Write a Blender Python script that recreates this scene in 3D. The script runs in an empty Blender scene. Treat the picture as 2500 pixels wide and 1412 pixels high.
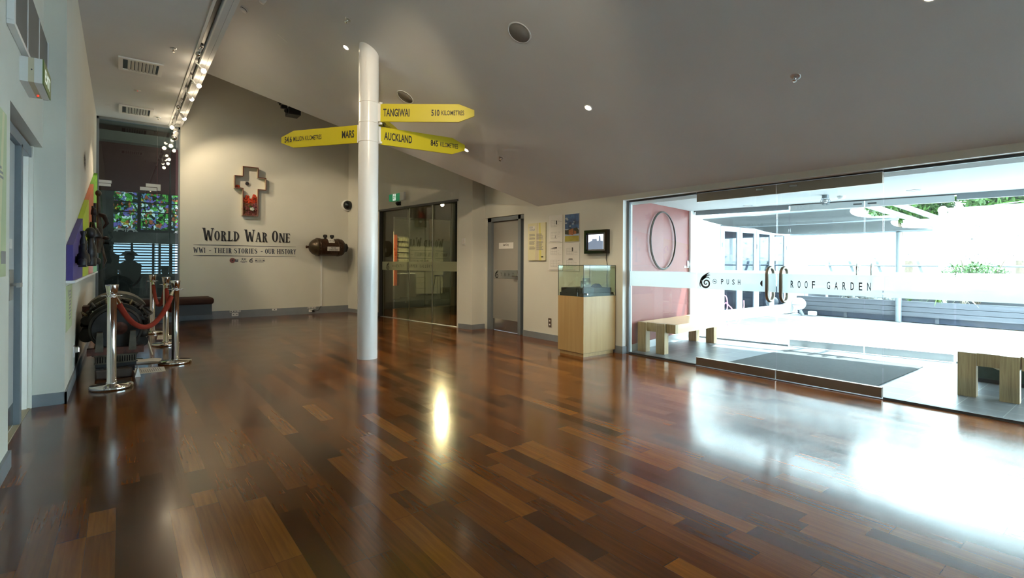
import bpy, math, random
from mathutils import Vector, Matrix
SC = bpy.context.scene
COL = SC.collection
random.seed(7)
# ------------------------------------------------------------------ camera, sky, exposure
H = 1.22
cam_d = bpy.data.cameras.new('camera'); cam = bpy.data.objects.new('camera', cam_d); COL.objects.link(cam)
def cam_axes(yaw, pitch, roll):
    sy, cy, sp, cp = math.sin(yaw), math.cos(yaw), math.sin(pitch), math.cos(pitch)
    f = Vector((sy*cp, cy*cp, sp)); r = Vector((cy, -sy, 0)); u = r.cross(f)
    c, s = math.cos(roll), math.sin(roll)
    return c*r+s*u, -s*r+c*u, f
_r, _u, _f = cam_axes(0.658857, 0.001984, 0.005104)
cam.matrix_world = Matrix(((_r.x, _u.x, -_f.x, 0), (_r.y, _u.y, -_f.y, 0), (_r.z, _u.z, -_f.z, H), (0, 0, 0, 1)))
cam_d.sensor_width = 36; cam_d.lens = 1235.55/2500*36; cam_d.shift_y = -(706-641.87)/2500
cam_d.clip_start = 0.05; cam_d.clip_end = 200
SC.camera = cam
wd = bpy.data.worlds.new('sky'); SC.world = wd; wd.use_nodes = True
bg = wd.node_tree.nodes['Background']; bg.inputs['Color'].default_value = (0.70, 0.88, 1.0, 1); bg.inputs['Strength'].default_value = 9.5
vs = SC.view_settings; vs.view_transform = 'Standard'; vs.look = 'None'; vs.gamma = 1; vs.use_curve_mapping = False; vs.exposure = 1.15
cy = SC.cycles; cy.max_bounces = 10; cy.diffuse_bounces = 5; cy.glossy_bounces = 5; cy.transmission_bounces = 6
cy.transparent_max_bounces = 24; cy.caustics_reflective = True; cy.blur_glossy = 1.0; cy.caustics_refractive = False; cy.sample_clamp_indirect = 6
cy.use_denoising = True
WARM = (1.0, 0.80, 0.54)
light_sun = bpy.data.lights.new('sun', 'SUN'); light_sun.energy = 21; light_sun.color = (.90, .97, 1.0); light_sun.angle = math.radians(1)
sun = bpy.data.objects.new('sun', light_sun); COL.objects.link(sun); sun.rotation_euler = (Vector((0, 0, 0))-Vector((.48, -.12, .87))).to_track_quat('-Z', 'Y').to_euler(); sun['kind'] = 'helper'

# ------------------------------------------------------------------ materials
MATS = {}
def S2L(h):
    v = [int(h[i:i+2], 16)/255 for i in (0, 2, 4)]
    return tuple(c/12.92 if c <= .04045 else ((c+.055)/1.055)**2.4 for c in v)
def nmat(name):
    m = bpy.data.materials.new(name); m.use_nodes = True; MATS[name] = m
    nt = m.node_tree; return m, nt, nt.nodes, nt.links, nt.nodes['Principled BSDF']
def N(nt, typ, **kw):
    n = nt.nodes.new(typ)
    for k, v in kw.items():
        if k in n.inputs.keys() and not hasattr(n, k): n.inputs[k].default_value = v
        else: setattr(n, k, v)
    return n
def pm(name, col, rough=.5, metal=0, noise=0, scale=20, bump=0, emit=None, es=1, spec=.5, coat=0, stretch=None, trans=0):
    """plain procedural material: colour with a noise variation and optional bump"""
    if isinstance(col, str): col = S2L(col)
    m, nt, nn, ll, p = nmat(name)
    p.inputs['Base Color'].default_value = (*col, 1); p.inputs['Roughness'].default_value = rough; p.inputs['Metallic'].default_value = metal
    p.inputs['Specular IOR Level'].default_value = spec; p.inputs['Coat Weight'].default_value = coat
    if emit:
        p.inputs['Emission Color'].default_value = (*emit, 1); p.inputs['Emission Strength'].default_value = es
    if noise or bump:
        tc = N(nt, 'ShaderNodeTexCoord'); mp = N(nt, 'ShaderNodeMapping'); ll.new(tc.outputs['Object'], mp.inputs[0])
        if stretch: mp.inputs['Scale'].default_value = stretch
        t = N(nt, 'ShaderNodeTexNoise'); t.inputs['Scale'].default_value = scale; t.inputs['Detail'].default_value = 5
        ll.new(mp.outputs[0], t.inputs['Vector'])
        if noise:
            r = N(nt, 'ShaderNodeValToRGB'); e = r.color_ramp.elements
            e[0].position = .3; e[1].position = .7
            e[0].color = (*[c*(1-noise) for c in col], 1); e[1].color = (*[min(1, c*(1+noise*.6)) for c in col], 1)
            ll.new(t.outputs['Fac'], r.inputs[0]); ll.new(r.outputs[0], p.inputs['Base Color'])
        if bump:
            b = N(nt, 'ShaderNodeBump'); b.inputs['Strength'].default_value = bump; b.inputs['Distance'].default_value = .01
            ll.new(t.outputs['Fac'], b.inputs['Height']); ll.new(b.outputs[0], p.inputs['Normal'])
    return m
def emat(name, col, s):
    m, nt, nn, ll, p = nmat(name); p.inputs['Base Color'].default_value = (*col, 1)
    p.inputs['Emission Color'].default_value = (*col, 1); p.inputs['Emission Strength'].default_value = s; return m
def glass(name, tint=(.95, .98, .97), refl=.04):
    m, nt, nn, ll, p = nmat(name); nn.remove(p); out = nn['Material Output']
    tr = N(nt, 'ShaderNodeBsdfTransparent'); tr.inputs[0].default_value = (*tint, 1)
    gl = N(nt, 'ShaderNodeBsdfGlossy'); gl.inputs['Roughness'].default_value = 0.0
    lw = N(nt, 'ShaderNodeLayerWeight'); lw.inputs['Blend'].default_value = .5
    po = N(nt, 'ShaderNodeMath', operation='POWER'); po.inputs[1].default_value = 5; ll.new(lw.outputs['Facing'], po.inputs[0])
    ma = N(nt, 'ShaderNodeMath', operation='MULTIPLY_ADD'); ma.inputs[1].default_value = 1-refl; ma.inputs[2].default_value = refl
    ll.new(po.outputs[0], ma.inputs[0]); mx = N(nt, 'ShaderNodeMixShader')
    ll.new(ma.outputs[0], mx.inputs[0]); ll.new(tr.outputs[0], mx.inputs[1]); ll.new(gl.outputs[0], mx.inputs[2]); ll.new(mx.outputs[0], out.inputs[0])
    return m
def film(name, col, clear):
    """frosted or printed film: part clear, part diffusing on both sides"""
    m, nt, nn, ll, p = nmat(name); nn.remove(p); out = nn['Material Output']
    tr = N(nt, 'ShaderNodeBsdfTransparent'); d = N(nt, 'ShaderNodeBsdfDiffuse'); t = N(nt, 'ShaderNodeBsdfTranslucent')
    d.inputs[0].default_value = (*col, 1); t.inputs[0].default_value = (*col, 1)
    a = N(nt, 'ShaderNodeMixShader'); a.inputs[0].default_value = .5; ll.new(d.outputs[0], a.inputs[1]); ll.new(t.outputs[0], a.inputs[2])
    b = N(nt, 'ShaderNodeMixShader'); b.inputs[0].default_value = clear; ll.new(a.outputs[0], b.inputs[1]); ll.new(tr.outputs[0], b.inputs[2]); ll.new(b.outputs[0], out.inputs[0])
    return m
def ramp(nt, stops):
    r = N(nt, 'ShaderNodeValToRGB'); e = r.color_ramp.elements
    while len(e) < len(stops): e.new(.5)
    for el, (p, c) in zip(e, stops): el.position = p; el.color = (*c, 1)
    return r
def mth(nt, op, a, b=None):
    n = N(nt, 'ShaderNodeMath', operation=op)
    for i, v in enumerate((a, b)):
        if v is None: continue
        if isinstance(v, (int, float)): n.inputs[i].default_value = v
        else: nt.links.new(v, n.inputs[i])
    return n.outputs[0]
def make_floor_wood():
    m, nt, nn, ll, p = nmat('jatoba_boards')
    g = N(nt, 'ShaderNodeNewGeometry'); sx = N(nt, 'ShaderNodeSeparateXYZ'); ll.new(g.outputs['Position'], sx.inputs[0])
    u = mth(nt, 'DIVIDE', mth(nt, 'ADD', sx.outputs[0], 10.0), .103); row = mth(nt, 'FLOOR', u)
    w1 = N(nt, 'ShaderNodeTexWhiteNoise', noise_dimensions='1D'); ll.new(row, w1.inputs['W'])
    v0 = mth(nt, 'ADD', mth(nt, 'DIVIDE', mth(nt, 'ADD', sx.outputs[1], 20.0), 1.25), mth(nt, 'MULTIPLY', w1.outputs['Value'], 7.31))
    # uneven board lengths
    k = mth(nt, 'FLOOR', v0); w2 = N(nt, 'ShaderNodeTexWhiteNoise', noise_dimensions='2D'); cb = N(nt, 'ShaderNodeCombineXYZ')
    ll.new(row, cb.inputs[0]); ll.new(k, cb.inputs[1]); ll.new(cb.outputs[0], w2.inputs['Vector'])
    cut = mth(nt, 'ADD', .25, mth(nt, 'MULTIPLY', w2.outputs['Value'], .6)); fr = mth(nt, 'FRACT', v0)
    half = mth(nt, 'GREATER_THAN', fr, cut)
    cb2 = N(nt, 'ShaderNodeCombineXYZ'); ll.new(row, cb2.inputs[0]); ll.new(k, cb2.inputs[1]); ll.new(half, cb2.inputs[2])
    w3 = N(nt, 'ShaderNodeTexWhiteNoise', noise_dimensions='3D'); ll.new(cb2.outputs[0], w3.inputs['Vector'])
    r = ramp(nt, [(0, (.050, .016, .004)), (.15, (.085, .026, .005)), (.45, (.130, .039, .006)), (.75, (.175, .055, .008)), (.92, (.215, .073, .011)), (1, (.27, .10, .016))])
    ll.new(w3.outputs['Value'], r.inputs[0])
    tc = N(nt, 'ShaderNodeCombineXYZ'); ll.new(mth(nt, 'MULTIPLY', sx.outputs[0], 60.0), tc.inputs[0]); ll.new(mth(nt, 'MULTIPLY', sx.outputs[1], 3.0), tc.inputs[1])
    ll.new(mth(nt, 'MULTIPLY', w3.outputs['Value'], 50.0), tc.inputs[2])
    no = N(nt, 'ShaderNodeTexNoise'); no.inputs['Scale'].default_value = 1.0; no.inputs['Detail'].default_value = 4; no.inputs['Distortion'].default_value = .6; ll.new(tc.outputs[0], no.inputs['Vector'])
    mx = N(nt, 'ShaderNodeMix', data_type='RGBA', blend_type='MULTIPLY'); mx.inputs[0].default_value = .55
    gr = ramp(nt, [(.3, (.55, .5, .45)), (.7, (1.15, 1.1, 1.05))]); ll.new(no.outputs['Fac'], gr.inputs[0])
    ll.new(r.outputs[0], mx.inputs[6]); ll.new(gr.outputs[0], mx.inputs[7])
    # joints
    fu = mth(nt, 'FRACT', u); e1 = mth(nt, 'LESS_THAN', mth(nt, 'MINIMUM', fu, mth(nt, 'SUBTRACT', 1.0, fu)), .008)
    e2 = mth(nt, 'LESS_THAN', mth(nt, 'ABSOLUTE', mth(nt, 'SUBTRACT', fr, cut)), .0015); e3 = mth(nt, 'LESS_THAN', fr, .003)
    ed = mth(nt, 'MAXIMUM', e1, mth(nt, 'MAXIMUM', e2, e3))
    mj = N(nt, 'ShaderNodeMix', data_type='RGBA'); ll.new(mth(nt, 'MULTIPLY', ed, .45), mj.inputs[0]); ll.new(mx.outputs[2], mj.inputs[6]); mj.inputs[7].default_value = (.02, .008, .003, 1)
    ll.new(mj.outputs[2], p.inputs['Base Color'])
    n2 = N(nt, 'ShaderNodeTexNoise'); n2.inputs['Scale'].default_value = 3.0; ll.new(g.outputs['Position'], n2.inputs['Vector'])
    ll.new(mth(nt, 'ADD', .10, mth(nt, 'MULTIPLY', n2.outputs['Fac'], .11)), p.inputs['Roughness'])
    bp = N(nt, 'ShaderNodeBump'); bp.inputs['Strength'].default_value = .03; bp.inputs['Distance'].default_value = .004
    ll.new(mth(nt, 'ADD', mth(nt, 'MULTIPLY', no.outputs['Fac'], .6), w3.outputs['Value']), bp.inputs['Height']); ll.new(bp.outputs[0], p.inputs['Normal'])
    p.inputs['Specular IOR Level'].default_value = .48
    return m
def make_tiles(name, c1, c2, grout, tx, ty, rough):
    m, nt, nn, ll, p = nmat(name)
    g = N(nt, 'ShaderNodeNewGeometry'); sx = N(nt, 'ShaderNodeSeparateXYZ'); ll.new(g.outputs['Position'], sx.inputs[0])
    u = mth(nt, 'DIVIDE', mth(nt, 'ADD', sx.outputs[0], 30.0-5.574), tx); v = mth(nt, 'DIVIDE', mth(nt, 'ADD', sx.outputs[1], 32.0-1.123), ty)
    cb = N(nt, 'ShaderNodeCombineXYZ'); ll.new(mth(nt, 'FLOOR', u), cb.inputs[0]); ll.new(mth(nt, 'FLOOR', v), cb.inputs[1])
    w = N(nt, 'ShaderNodeTexWhiteNoise', noise_dimensions='2D'); ll.new(cb.outputs[0], w.inputs['Vector'])
    r = ramp(nt, [(0, c1), (1, c2)]); ll.new(w.outputs['Value'], r.inputs[0])
    no = N(nt, 'ShaderNodeTexNoise'); no.inputs['Scale'].default_value = 8; no.inputs['Detail'].default_value = 6; ll.new(g.outputs['Position'], no.inputs['Vector'])
    mx = N(nt, 'ShaderNodeMix', data_type='RGBA', blend_type='MULTIPLY'); mx.inputs[0].default_value = .4; ll.new(r.outputs[0], mx.inputs[6])
    gr = ramp(nt, [(.3, (.6, .6, .6)), (.7, (1.1, 1.1, 1.1))]); ll.new(no.outputs['Fac'], gr.inputs[0]); ll.new(gr.outputs[0], mx.inputs[7])
    def edge(t, d):
        f = mth(nt, 'FRACT', t); return mth(nt, 'LESS_THAN', mth(nt, 'MINIMUM', f, mth(nt, 'SUBTRACT', 1.0, f)), .003/d)
    ed = mth(nt, 'MAXIMUM', edge(u, tx), edge(v, ty))
    mj = N(nt, 'ShaderNodeMix', data_type='RGBA'); ll.new(ed, mj.inputs[0]); ll.new(mx.outputs[2], mj.inputs[6]); mj.inputs[7].default_value = (*grout, 1)
    ll.new(mj.outputs[2], p.inputs['Base Color']); p.inputs['Roughness'].default_value = rough
    return m
def make_wood(name, c1, c2, axis=2, sc=30, rough=.4, strips=0):
    m, nt, nn, ll, p = nmat(name)
    tc = N(nt, 'ShaderNodeTexCoord'); mp = N(nt, 'ShaderNodeMapping'); ll.new(tc.outputs['Object'], mp.inputs[0])
    s = [sc, sc, sc]; s[axis] = sc*.05; mp.inputs['Scale'].default_value = s
    t = N(nt, 'ShaderNodeTexNoise'); t.inputs['Scale'].default_value = 1; t.inputs['Detail'].default_value = 5; t.inputs['Distortion'].default_value = .4; ll.new(mp.outputs[0], t.inputs['Vector'])
    r = ramp(nt, [(.25, c1), (.75, c2)]); ll.new(t.outputs['Fac'], r.inputs[0]); ll.new(r.outputs[0], p.inputs['Base Color']); p.inputs['Roughness'].default_value = rough
    return m
def make_cells(name, cols, scale, rough=.5, emit=0, stretch=(1, 1, 1)):
    """patches of colour (stained glass, a leafy print ...)"""
    m, nt, nn, ll, p = nmat(name)
    tc = N(nt, 'ShaderNodeTexCoord'); mp = N(nt, 'ShaderNodeMapping'); mp.inputs['Scale'].default_value = stretch; ll.new(tc.outputs['Object'], mp.inputs[0])
    no = N(nt, 'ShaderNodeTexNoise'); no.inputs['Scale'].default_value = scale*.6; ll.new(mp.outputs[0], no.inputs['Vector'])
    ad = N(nt, 'ShaderNodeMix', data_type='RGBA', blend_type='LINEAR_LIGHT'); ad.inputs[0].default_value = .12; ll.new(mp.outputs[0], ad.inputs[6]); ll.new(no.outputs['Color'], ad.inputs[7])
    v = N(nt, 'ShaderNodeTexVoronoi'); v.inputs['Scale'].default_value = scale; ll.new(ad.outputs[2], v.inputs['Vector'])
    sp = N(nt, 'ShaderNodeSeparateColor'); ll.new(v.outputs['Color'], sp.inputs[0])
    r = ramp(nt, [(i/(len(cols)-1)*.98, c) for i, c in enumerate(cols)]); r.color_ramp.interpolation = 'CONSTANT'; ll.new(sp.outputs[0], r.inputs[0])
    e = N(nt, 'ShaderNodeTexVoronoi', feature='DISTANCE_TO_EDGE'); e.inputs['Scale'].default_value = scale; ll.new(ad.outputs[2], e.inputs['Vector'])
    ld = mth(nt, 'GREATER_THAN', e.outputs['Distance'], .035)
    mx = N(nt, 'ShaderNodeMix', data_type='RGBA', blend_type='MULTIPLY'); mx.inputs[0].default_value = 1; ll.new(r.outputs[0], mx.inputs[6]); ll.new(ld, mx.inputs[7])
    ll.new(mx.outputs[2], p.inputs['Base Color']); p.inputs['Roughness'].default_value = rough
    if emit:
        ll.new(mx.outputs[2], p.inputs['Emission Color']); p.inputs['Emission Strength'].default_value = emit
    return m
make_floor_wood()
make_tiles('lobby_tiles', (.12, .135, .15), (.17, .185, .195), (.32, .33, .33), .3, .32, .35)
make_tiles('patio_pavers', (.36, .37, .39), (.46, .47, .48), (.27, .27, .29), .6, .32, .8)
pm('wall_paint', (.665, .655, .585), .85, noise=.03, scale=2); pm('ceiling_paint', (.67, .68, .69), .9, noise=.03, scale=1.5)
pm('white_paint', (.78, .79, .78), .6); pm('white_plastic', (.75, .75, .74), .4); pm('gloss_white', (.8, .81, .81), .25)
pm('baseboard_grey', (.22, .245, .27), .5, noise=.08, scale=6); pm('frame_grey', (.19, .22, .245), .45); pm('frame_dark', (.05, .055, .06), .4)
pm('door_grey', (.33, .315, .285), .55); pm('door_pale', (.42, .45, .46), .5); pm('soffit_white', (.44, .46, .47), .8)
pm('red_paint', (.20, .050, .041), .45, noise=.05, scale=2)
pm('steel', (.62, .60, .57), .22, 1); pm('brushed_bronze', (.30, .25, .20), .38, 1, bump=.02, scale=300, stretch=(1, 1, 40)); pm('chrome', (.78, .77, .75), .1, 1); pm('alu', (.6, .62, .63), .35, 1)
pm('black', (.012, .012, .014), .5); pm('black_vinyl', (.018, .018, .022), .55); pm('navy_vinyl', (.018, .028, .055), .55); pm('grey_vinyl', (.40, .38, .34), .7)
pm('black_gloss', (.01, .01, .012), .12); pm('rubber', (.02, .02, .022), .8)
pm('yellow_sign', (.58, .49, .004), .45, noise=.02, scale=3); pm('rope_velvet', S2L('86210a'), .85, noise=.15, scale=150)
pm('brown_fabric', (.05, .018, .012), .85, noise=.2, scale=120); pm('bench_grey', (.06, .068, .078), .5); pm('plinth_grey', (.20, .23, .26), .5)
pm('purple_paint', S2L('4b3f86'), .5); pm('lime_paint', S2L('c3d414'), .5); pm('orange_paint', S2L('d9743f'), .5); pm('green_paint', S2L('6fae1c'), .5)
pm('cast_metal', (.030, .031, .036), .42, .5, noise=.3, scale=25, bump=.15); pm('old_iron', (.026, .024, .021), .6, .35, noise=.6, scale=14, bump=.4)
pm('dusty_metal', (.085, .075, .056), .7, .2, noise=.5, scale=12, bump=.3); pm('rust_red', (.075, .022, .014), .7, .1, noise=.6, scale=20, bump=.3); pm('engine_black', (.014, .016, .019), .5, .2, noise=.4, scale=10)
pm('brass_dim', (.12, .09, .035), .5, .8, noise=.4, scale=20)
pm('capsule_brown', (.060, .026, .012), .4, .3, noise=.5, scale=30, bump=.5); pm('capsule_dome', (.070, .048, .026), .35, .5, noise=.3, scale=12)
pm('poppy_red', S2L('b5380f'), .8, noise=.4, scale=60, bump=.4); pm('poppy_purple', S2L('8a3d4a'), .8, noise=.5, scale=50, bump=.4); pm('oxblood', (.13, .035, .022), .5)
pm('paper', (.72, .70, .66), .8, noise=.02, scale=5); pm('paper_warm', (.66, .62, .40), .7, noise=.03, scale=4); pm('print_grey', (.30, .29, .28), .8); pm('paper_green', (.50, .56, .34), .7, noise=.1, scale=4)
make_wood('ply_pale', (.40, .255, .10), (.50, .345, .155), 2, 18, .4); make_wood('bamboo_end', (.23, .15, .07), (.46, .33, .17), 2, 70, .4); make_wood('bamboo_top', (.62, .40, .19), (.74, .52, .28), 0, 20, .3)
make_wood('grey_boards', (.06, .064, .078), (.10, .105, .125), 1, 14, .8); make_wood('dark_board', (.03, .02, .015), (.06, .04, .03), 2, 14, .5)
pm('mat_fibre', (.055, .06, .064), .95, noise=.35, scale=1, bump=.6, stretch=(160, 18, 18)); pm('mesh_grey', (.17, .165, .155), .7, noise=.5, scale=500); pm('trunk_green', (.03, .055, .04), .6, noise=.3, scale=20)
pm('rope_fibre', (.55, .47, .32), .9); pm('hose_pink', (.85, .30, .48), .4); pm('sail_fabric', (.028, .033, .036), .9, noise=.1, scale=40); pm('galv', (.22, .25, .27), .5, .5); pm('white_steel', (.60, .63, .66), .4)
pm('leaf_green', (.034, .095, .007), .6, noise=.5, scale=8); pm('bark', (.15, .11, .08), .9, noise=.4, scale=20); pm('stone', (.36, .35, .33), .9, noise=.5, scale=30); pm('soil', (.08, .06, .05), 1)
pm('grass_green', (.10, .19, .03), .7, noise=.3, scale=20); pm('straw', (.45, .40, .28), .8)
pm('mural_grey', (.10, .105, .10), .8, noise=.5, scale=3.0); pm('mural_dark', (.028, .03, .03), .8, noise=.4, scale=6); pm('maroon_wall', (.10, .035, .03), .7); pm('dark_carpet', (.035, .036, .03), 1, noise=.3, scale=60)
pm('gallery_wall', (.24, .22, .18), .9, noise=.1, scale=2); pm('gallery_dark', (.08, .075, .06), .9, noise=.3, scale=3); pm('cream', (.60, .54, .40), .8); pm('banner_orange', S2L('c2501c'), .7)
pm('exit_green', S2L('0f6b45'), .4, emit=S2L('0f6b45'), es=.35); pm('exit_white', (.8, .85, .8), .5, emit=(.8, .9, .8), es=.3); pm('exit_olive', S2L('5f7a3a'), .5)
emat('lamp_warm', (1.0, .84, .58), 12.0); emat('led_red', (1, .05, .02), .5); emat('screen_sky', (.75, .86, .98), 1.0); emat('screen_dark', (.10, .13, .18), .8); emat('day_slit', (.42, .62, .85), 1.1)
pm('speaker_grey', (.24, .23, .215), .8, noise=.15, scale=400); pm('reed_print', (.70, .76, .78), .8)
pm('sky_photo', (.035, .11, .28), .5, noise=.9, scale=9); pm('lawn_photo', (.42, .36, .06), .5, noise=.2, scale=9); pm('rust_photo', (.34, .11, .03), .5, noise=.2, scale=30); pm('dark_photo', (.03, .035, .02), .5); pm('stripe_yellow', (.64, .58, .16), .6); pm('cloud_photo', (.34, .42, .54), .5)
make_cells('stained_glass', [(.02, .06, .02), (.05, .30, .04), (.01, .02, .01), (.12, .40, .08), (.14, .12, .42), (.5, .7, .75), (.03, .05, .03), (.30, .10, .05), (.10, .20, .35), (.45, .35, .06)], 15, .3, .5)  # stained panes glow by emission, standing in for daylight behind them
make_cells('garden_print', [(.72, .8, .84), (.78, .85, .88), (.62, .71, .74), (.8, .86, .9)], 7, .8)
glass('clear_glass'); glass('green_glass', (.78, .81, .72), .06); glass('smoke_glass', (.62, .70, .68), .05); glass('case_glass', (.93, .97, .93), .05); glass('door_pane', (.55, .62, .72), .12)
film('frost_film', (.86, .93, .95), .22); film('screen_print', (.93, .95, .97), .20); film('frost_dim', (.50, .52, .40), .35)

# ------------------------------------------------------------------ geometry helpers
WM = {}
def world(o): return WM.get(o.name, Matrix())
def tag(o, label=None, cat=None, group=None, kind=None):
    for k, v in (('label', label), ('category', cat), ('group', group), ('kind', kind)):
        if v: o[k] = v
    return o
def thing(name, label, cat, loc=(0, 0, 0), rz=0, group=None, rot=None):
    o = bpy.data.objects.new(name, None); COL.objects.link(o); o.empty_display_size = .05
    m = Matrix.Translation(loc) @ (rot.to_4x4() if rot else Matrix.Rotation(rz, 4, 'Z'))
    o.matrix_world = m; WM[o.name] = m
    return tag(o, label, cat, group)
def frame_of(u, v):
    u = Vector(u).normalized(); v = Vector(v).normalized(); n = u.cross(v).normalized()
    return u, v, n
class MB:
    """collects shapes; build() links them as one mesh object"""
    def __init__(s): s.v = []; s.f = []; s.sm = []
    def add(s, vs, fs, smooth=False):
        b = len(s.v); s.v += [Vector(q) for q in vs]; s.f += [tuple(i+b for i in f) for f in fs]; s.sm += [smooth]*len(fs); return s
    def box(s, a, b, rot=None, piv=None):
        x0, y0, z0 = a; x1, y1, z1 = b
        vs = [Vector(q) for q in ((x0, y0, z0), (x1, y0, z0), (x1, y1, z0), (x0, y1, z0), (x0, y0, z1), (x1, y0, z1), (x1, y1, z1), (x0, y1, z1))]
        if rot is not None:
            pv = Vector(piv) if piv else (Vector(a)+Vector(b))/2; vs = [pv + rot @ (q-pv) for q in vs]
        return s.add(vs, [(0, 3, 2, 1), (4, 5, 6, 7), (0, 1, 5, 4), (1, 2, 6, 5), (2, 3, 7, 6), (3, 0, 4, 7)])
    def bbox(s, a, b, r=.01, seg=2):
        """box with rounded edges (chamfered rings along z)"""
        x0, y0, z0 = a; x1, y1, z1 = b; rings = []
        def ring(ins, z):
            c = [(x0+r, y0+r, 180), (x1-r, y0+r, 270), (x1-r, y1-r, 0), (x0+r, y1-r, 90)]; o = []
            for cx, cy_, a0 in c:
                for k in range(seg+1):
                    t = math.radians(a0+90*k/seg); rr = r-ins; o.append((cx+rr*math.cos(t), cy_+rr*math.sin(t), z))
            return o
        prof = [(r*(1-math.sin(math.pi/2*k/seg)), z0+r*(1-math.cos(math.pi/2*k/seg))) for k in range(seg+1)]
        prof += [(i, z1-(z-z0)) for i, z in reversed(prof)]
        for i, z in prof: rings.append(ring(min(i, r*.999), z))
        n = len(rings[0]); vs = [q for g in rings for q in g]; fs = [tuple(reversed(range(n)))]
        for k in range(len(rings)-1):
            for i in range(n): fs.append((k*n+i, k*n+(i+1) % n, (k+1)*n+(i+1) % n, (k+1)*n+i))
        fs.append(tuple(range((len(rings)-1)*n, len(rings)*n))); return s.add(vs, fs)
    def cyl(s, p0, p1, r0, r1=None, seg=16, cap=True, smooth=True):
        p0, p1 = Vector(p0), Vector(p1); r1 = r0 if r1 is None else r1; d = (p1-p0).normalized()
        a = Vector((0, 0, 1)) if abs(d.z) < .9 else Vector((1, 0, 0)); u = d.cross(a).normalized(); w = d.cross(u)
        vs = [p+rr*(math.cos(t)*u+math.sin(t)*w) for p, rr in ((p0, r0), (p1, r1)) for t in [2*math.pi*i/seg for i in range(seg)]]
        s.add(vs, [(i, i+seg, (i+1) % seg+seg, (i+1) % seg) for i in range(seg)], smooth)
        if cap: s.add(vs[:seg], [tuple(range(seg))]); s.add(vs[seg:], [tuple(reversed(range(seg)))])
        return s
    def tube(s, pts, r, seg=10, closed=False, taper=None):
        pts = [Vector(q) for q in pts]; n = len(pts); vs = []; prev = None
        for i, q in enumerate(pts):
            a = pts[i-1] if (i or closed) else q; b = pts[(i+1) % n] if (i < n-1 or closed) else q
            d = (b-a).normalized()
            if prev is None: h = Vector((0, 0, 1)) if abs(d.z) < .9 else Vector((1, 0, 0)); u = d.cross(h).normalized()
            else: u = (prev-d*prev.dot(d)).normalized()
            prev = u; w = d.cross(u); rr = r if taper is None else taper[i]
            vs += [q+rr*(math.cos(t)*u+math.sin(t)*w) for t in [2*math.pi*k/seg for k in range(seg)]]
        fs = []
        for i in range(n if closed else n-1):
            j = (i+1) % n
            for k in range(seg): fs.append((i*seg+k, i*seg+(k+1) % seg, j*seg+(k+1) % seg, j*seg+k))
        s.add(vs, fs, True)
        if not closed: s.add(vs[:seg], [tuple(reversed(range(seg)))]); s.add(vs[-seg:], [tuple(range(seg))])
        return s
    def lathe(s, prof, c, axis='Z', seg=28, smooth=True):
        """prof = [(radius, height)] about an axis through c"""
        vs = []
        for r, h in prof:
            for i in range(seg):
                t = 2*math.pi*i/seg; a, b = r*math.cos(t), r*math.sin(t)
                vs.append(Vector(c)+Vector({'Z': (a, b, h), 'X': (h, a, b), 'Y': (b, h, a)}[axis]))
        fs = []
        for k in range(len(prof)-1):
            for i in range(seg): fs.append((k*seg+i, k*seg+(i+1) % seg, (k+1)*seg+(i+1) % seg, (k+1)*seg+i))
        s.add(vs, fs, smooth); return s
    def sphere(s, c, r, seg=16, rings=10, sc=(1, 1, 1)):
        vs = []; c = Vector(c)
        for k in range(rings+1):
            ph = math.pi*k/rings
            for i in range(seg):
                t = 2*math.pi*i/seg; vs.append(c+Vector((r*sc[0]*math.sin(ph)*math.cos(t), r*sc[1]*math.sin(ph)*math.sin(t), r*sc[2]*math.cos(ph))))
        return s.add(vs, [(k*seg+i, (k+1)*seg+i, (k+1)*seg+(i+1) % seg, k*seg+(i+1) % seg) for k in range(rings) for i in range(seg)], True)
    def prism(s, poly, o, u, v, depth):
        """2D outline in the plane (o, u, v), pushed out by depth along u x v"""
        u, v, n = frame_of(u, v); o = Vector(o); k = len(poly)
        a = [o+u*x+v*y for x, y in poly]; b = [q+n*depth for q in a]
        s.add(a+b, [tuple(reversed(range(k))), tuple(range(k, 2*k))]+[(i, (i+1) % k, (i+1) % k+k, i+k) for i in range(k)]); return s
    def flat(s, polys, o, u, v):
        u, v, n = frame_of(u, v); o = Vector(o)
        for vs, fs in polys: s.add([o+u*x+v*y for x, y in vs], fs)
        return s
    def build(s, name, mat, parent=None, label=None):
        me = bpy.data.meshes.new(name); vs = s.v
        if parent is not None:
            inv = world(parent).inverted(); vs = [inv @ q for q in vs]
        me.from_pydata([tuple(q) for q in vs], [], s.f)
        me.polygons.foreach_set('use_smooth', s.sm)
        me.materials.append(MATS[mat] if isinstance(mat, str) else mat); me.update()
        o = bpy.data.objects.new(name, me); COL.objects.link(o)
        if parent is not None: o.parent = parent; WM[o.name] = world(parent)
        if label: o['label'] = label
        return o
def kids(o): return [c for c in bpy.data.objects if c.parent == o]
def copy_tree(o, parent=None):
    c = o.copy(); COL.objects.link(c)
    if parent is not None: c.parent = parent
    for ch in kids(o): copy_tree(ch, c)
    return c
def place_copy(o, loc, label, rz=None):
    c = copy_tree(o); m = Matrix.Translation(loc) @ (Matrix.Rotation(rz, 4, 'Z') if rz is not None else o.matrix_world.to_3x3().to_4x4())
    c.matrix_world = m; WM[c.name] = m; c['label'] = label; return c
def struct(name, mb, mat, parent=None):
    o = mb.build(name, mat, parent)
    if parent is None: o['kind'] = 'structure'
    return o
def simple(name, mb, mat, label, cat, group=None): return tag(mb.build(name, mat), label, cat, group)
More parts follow.
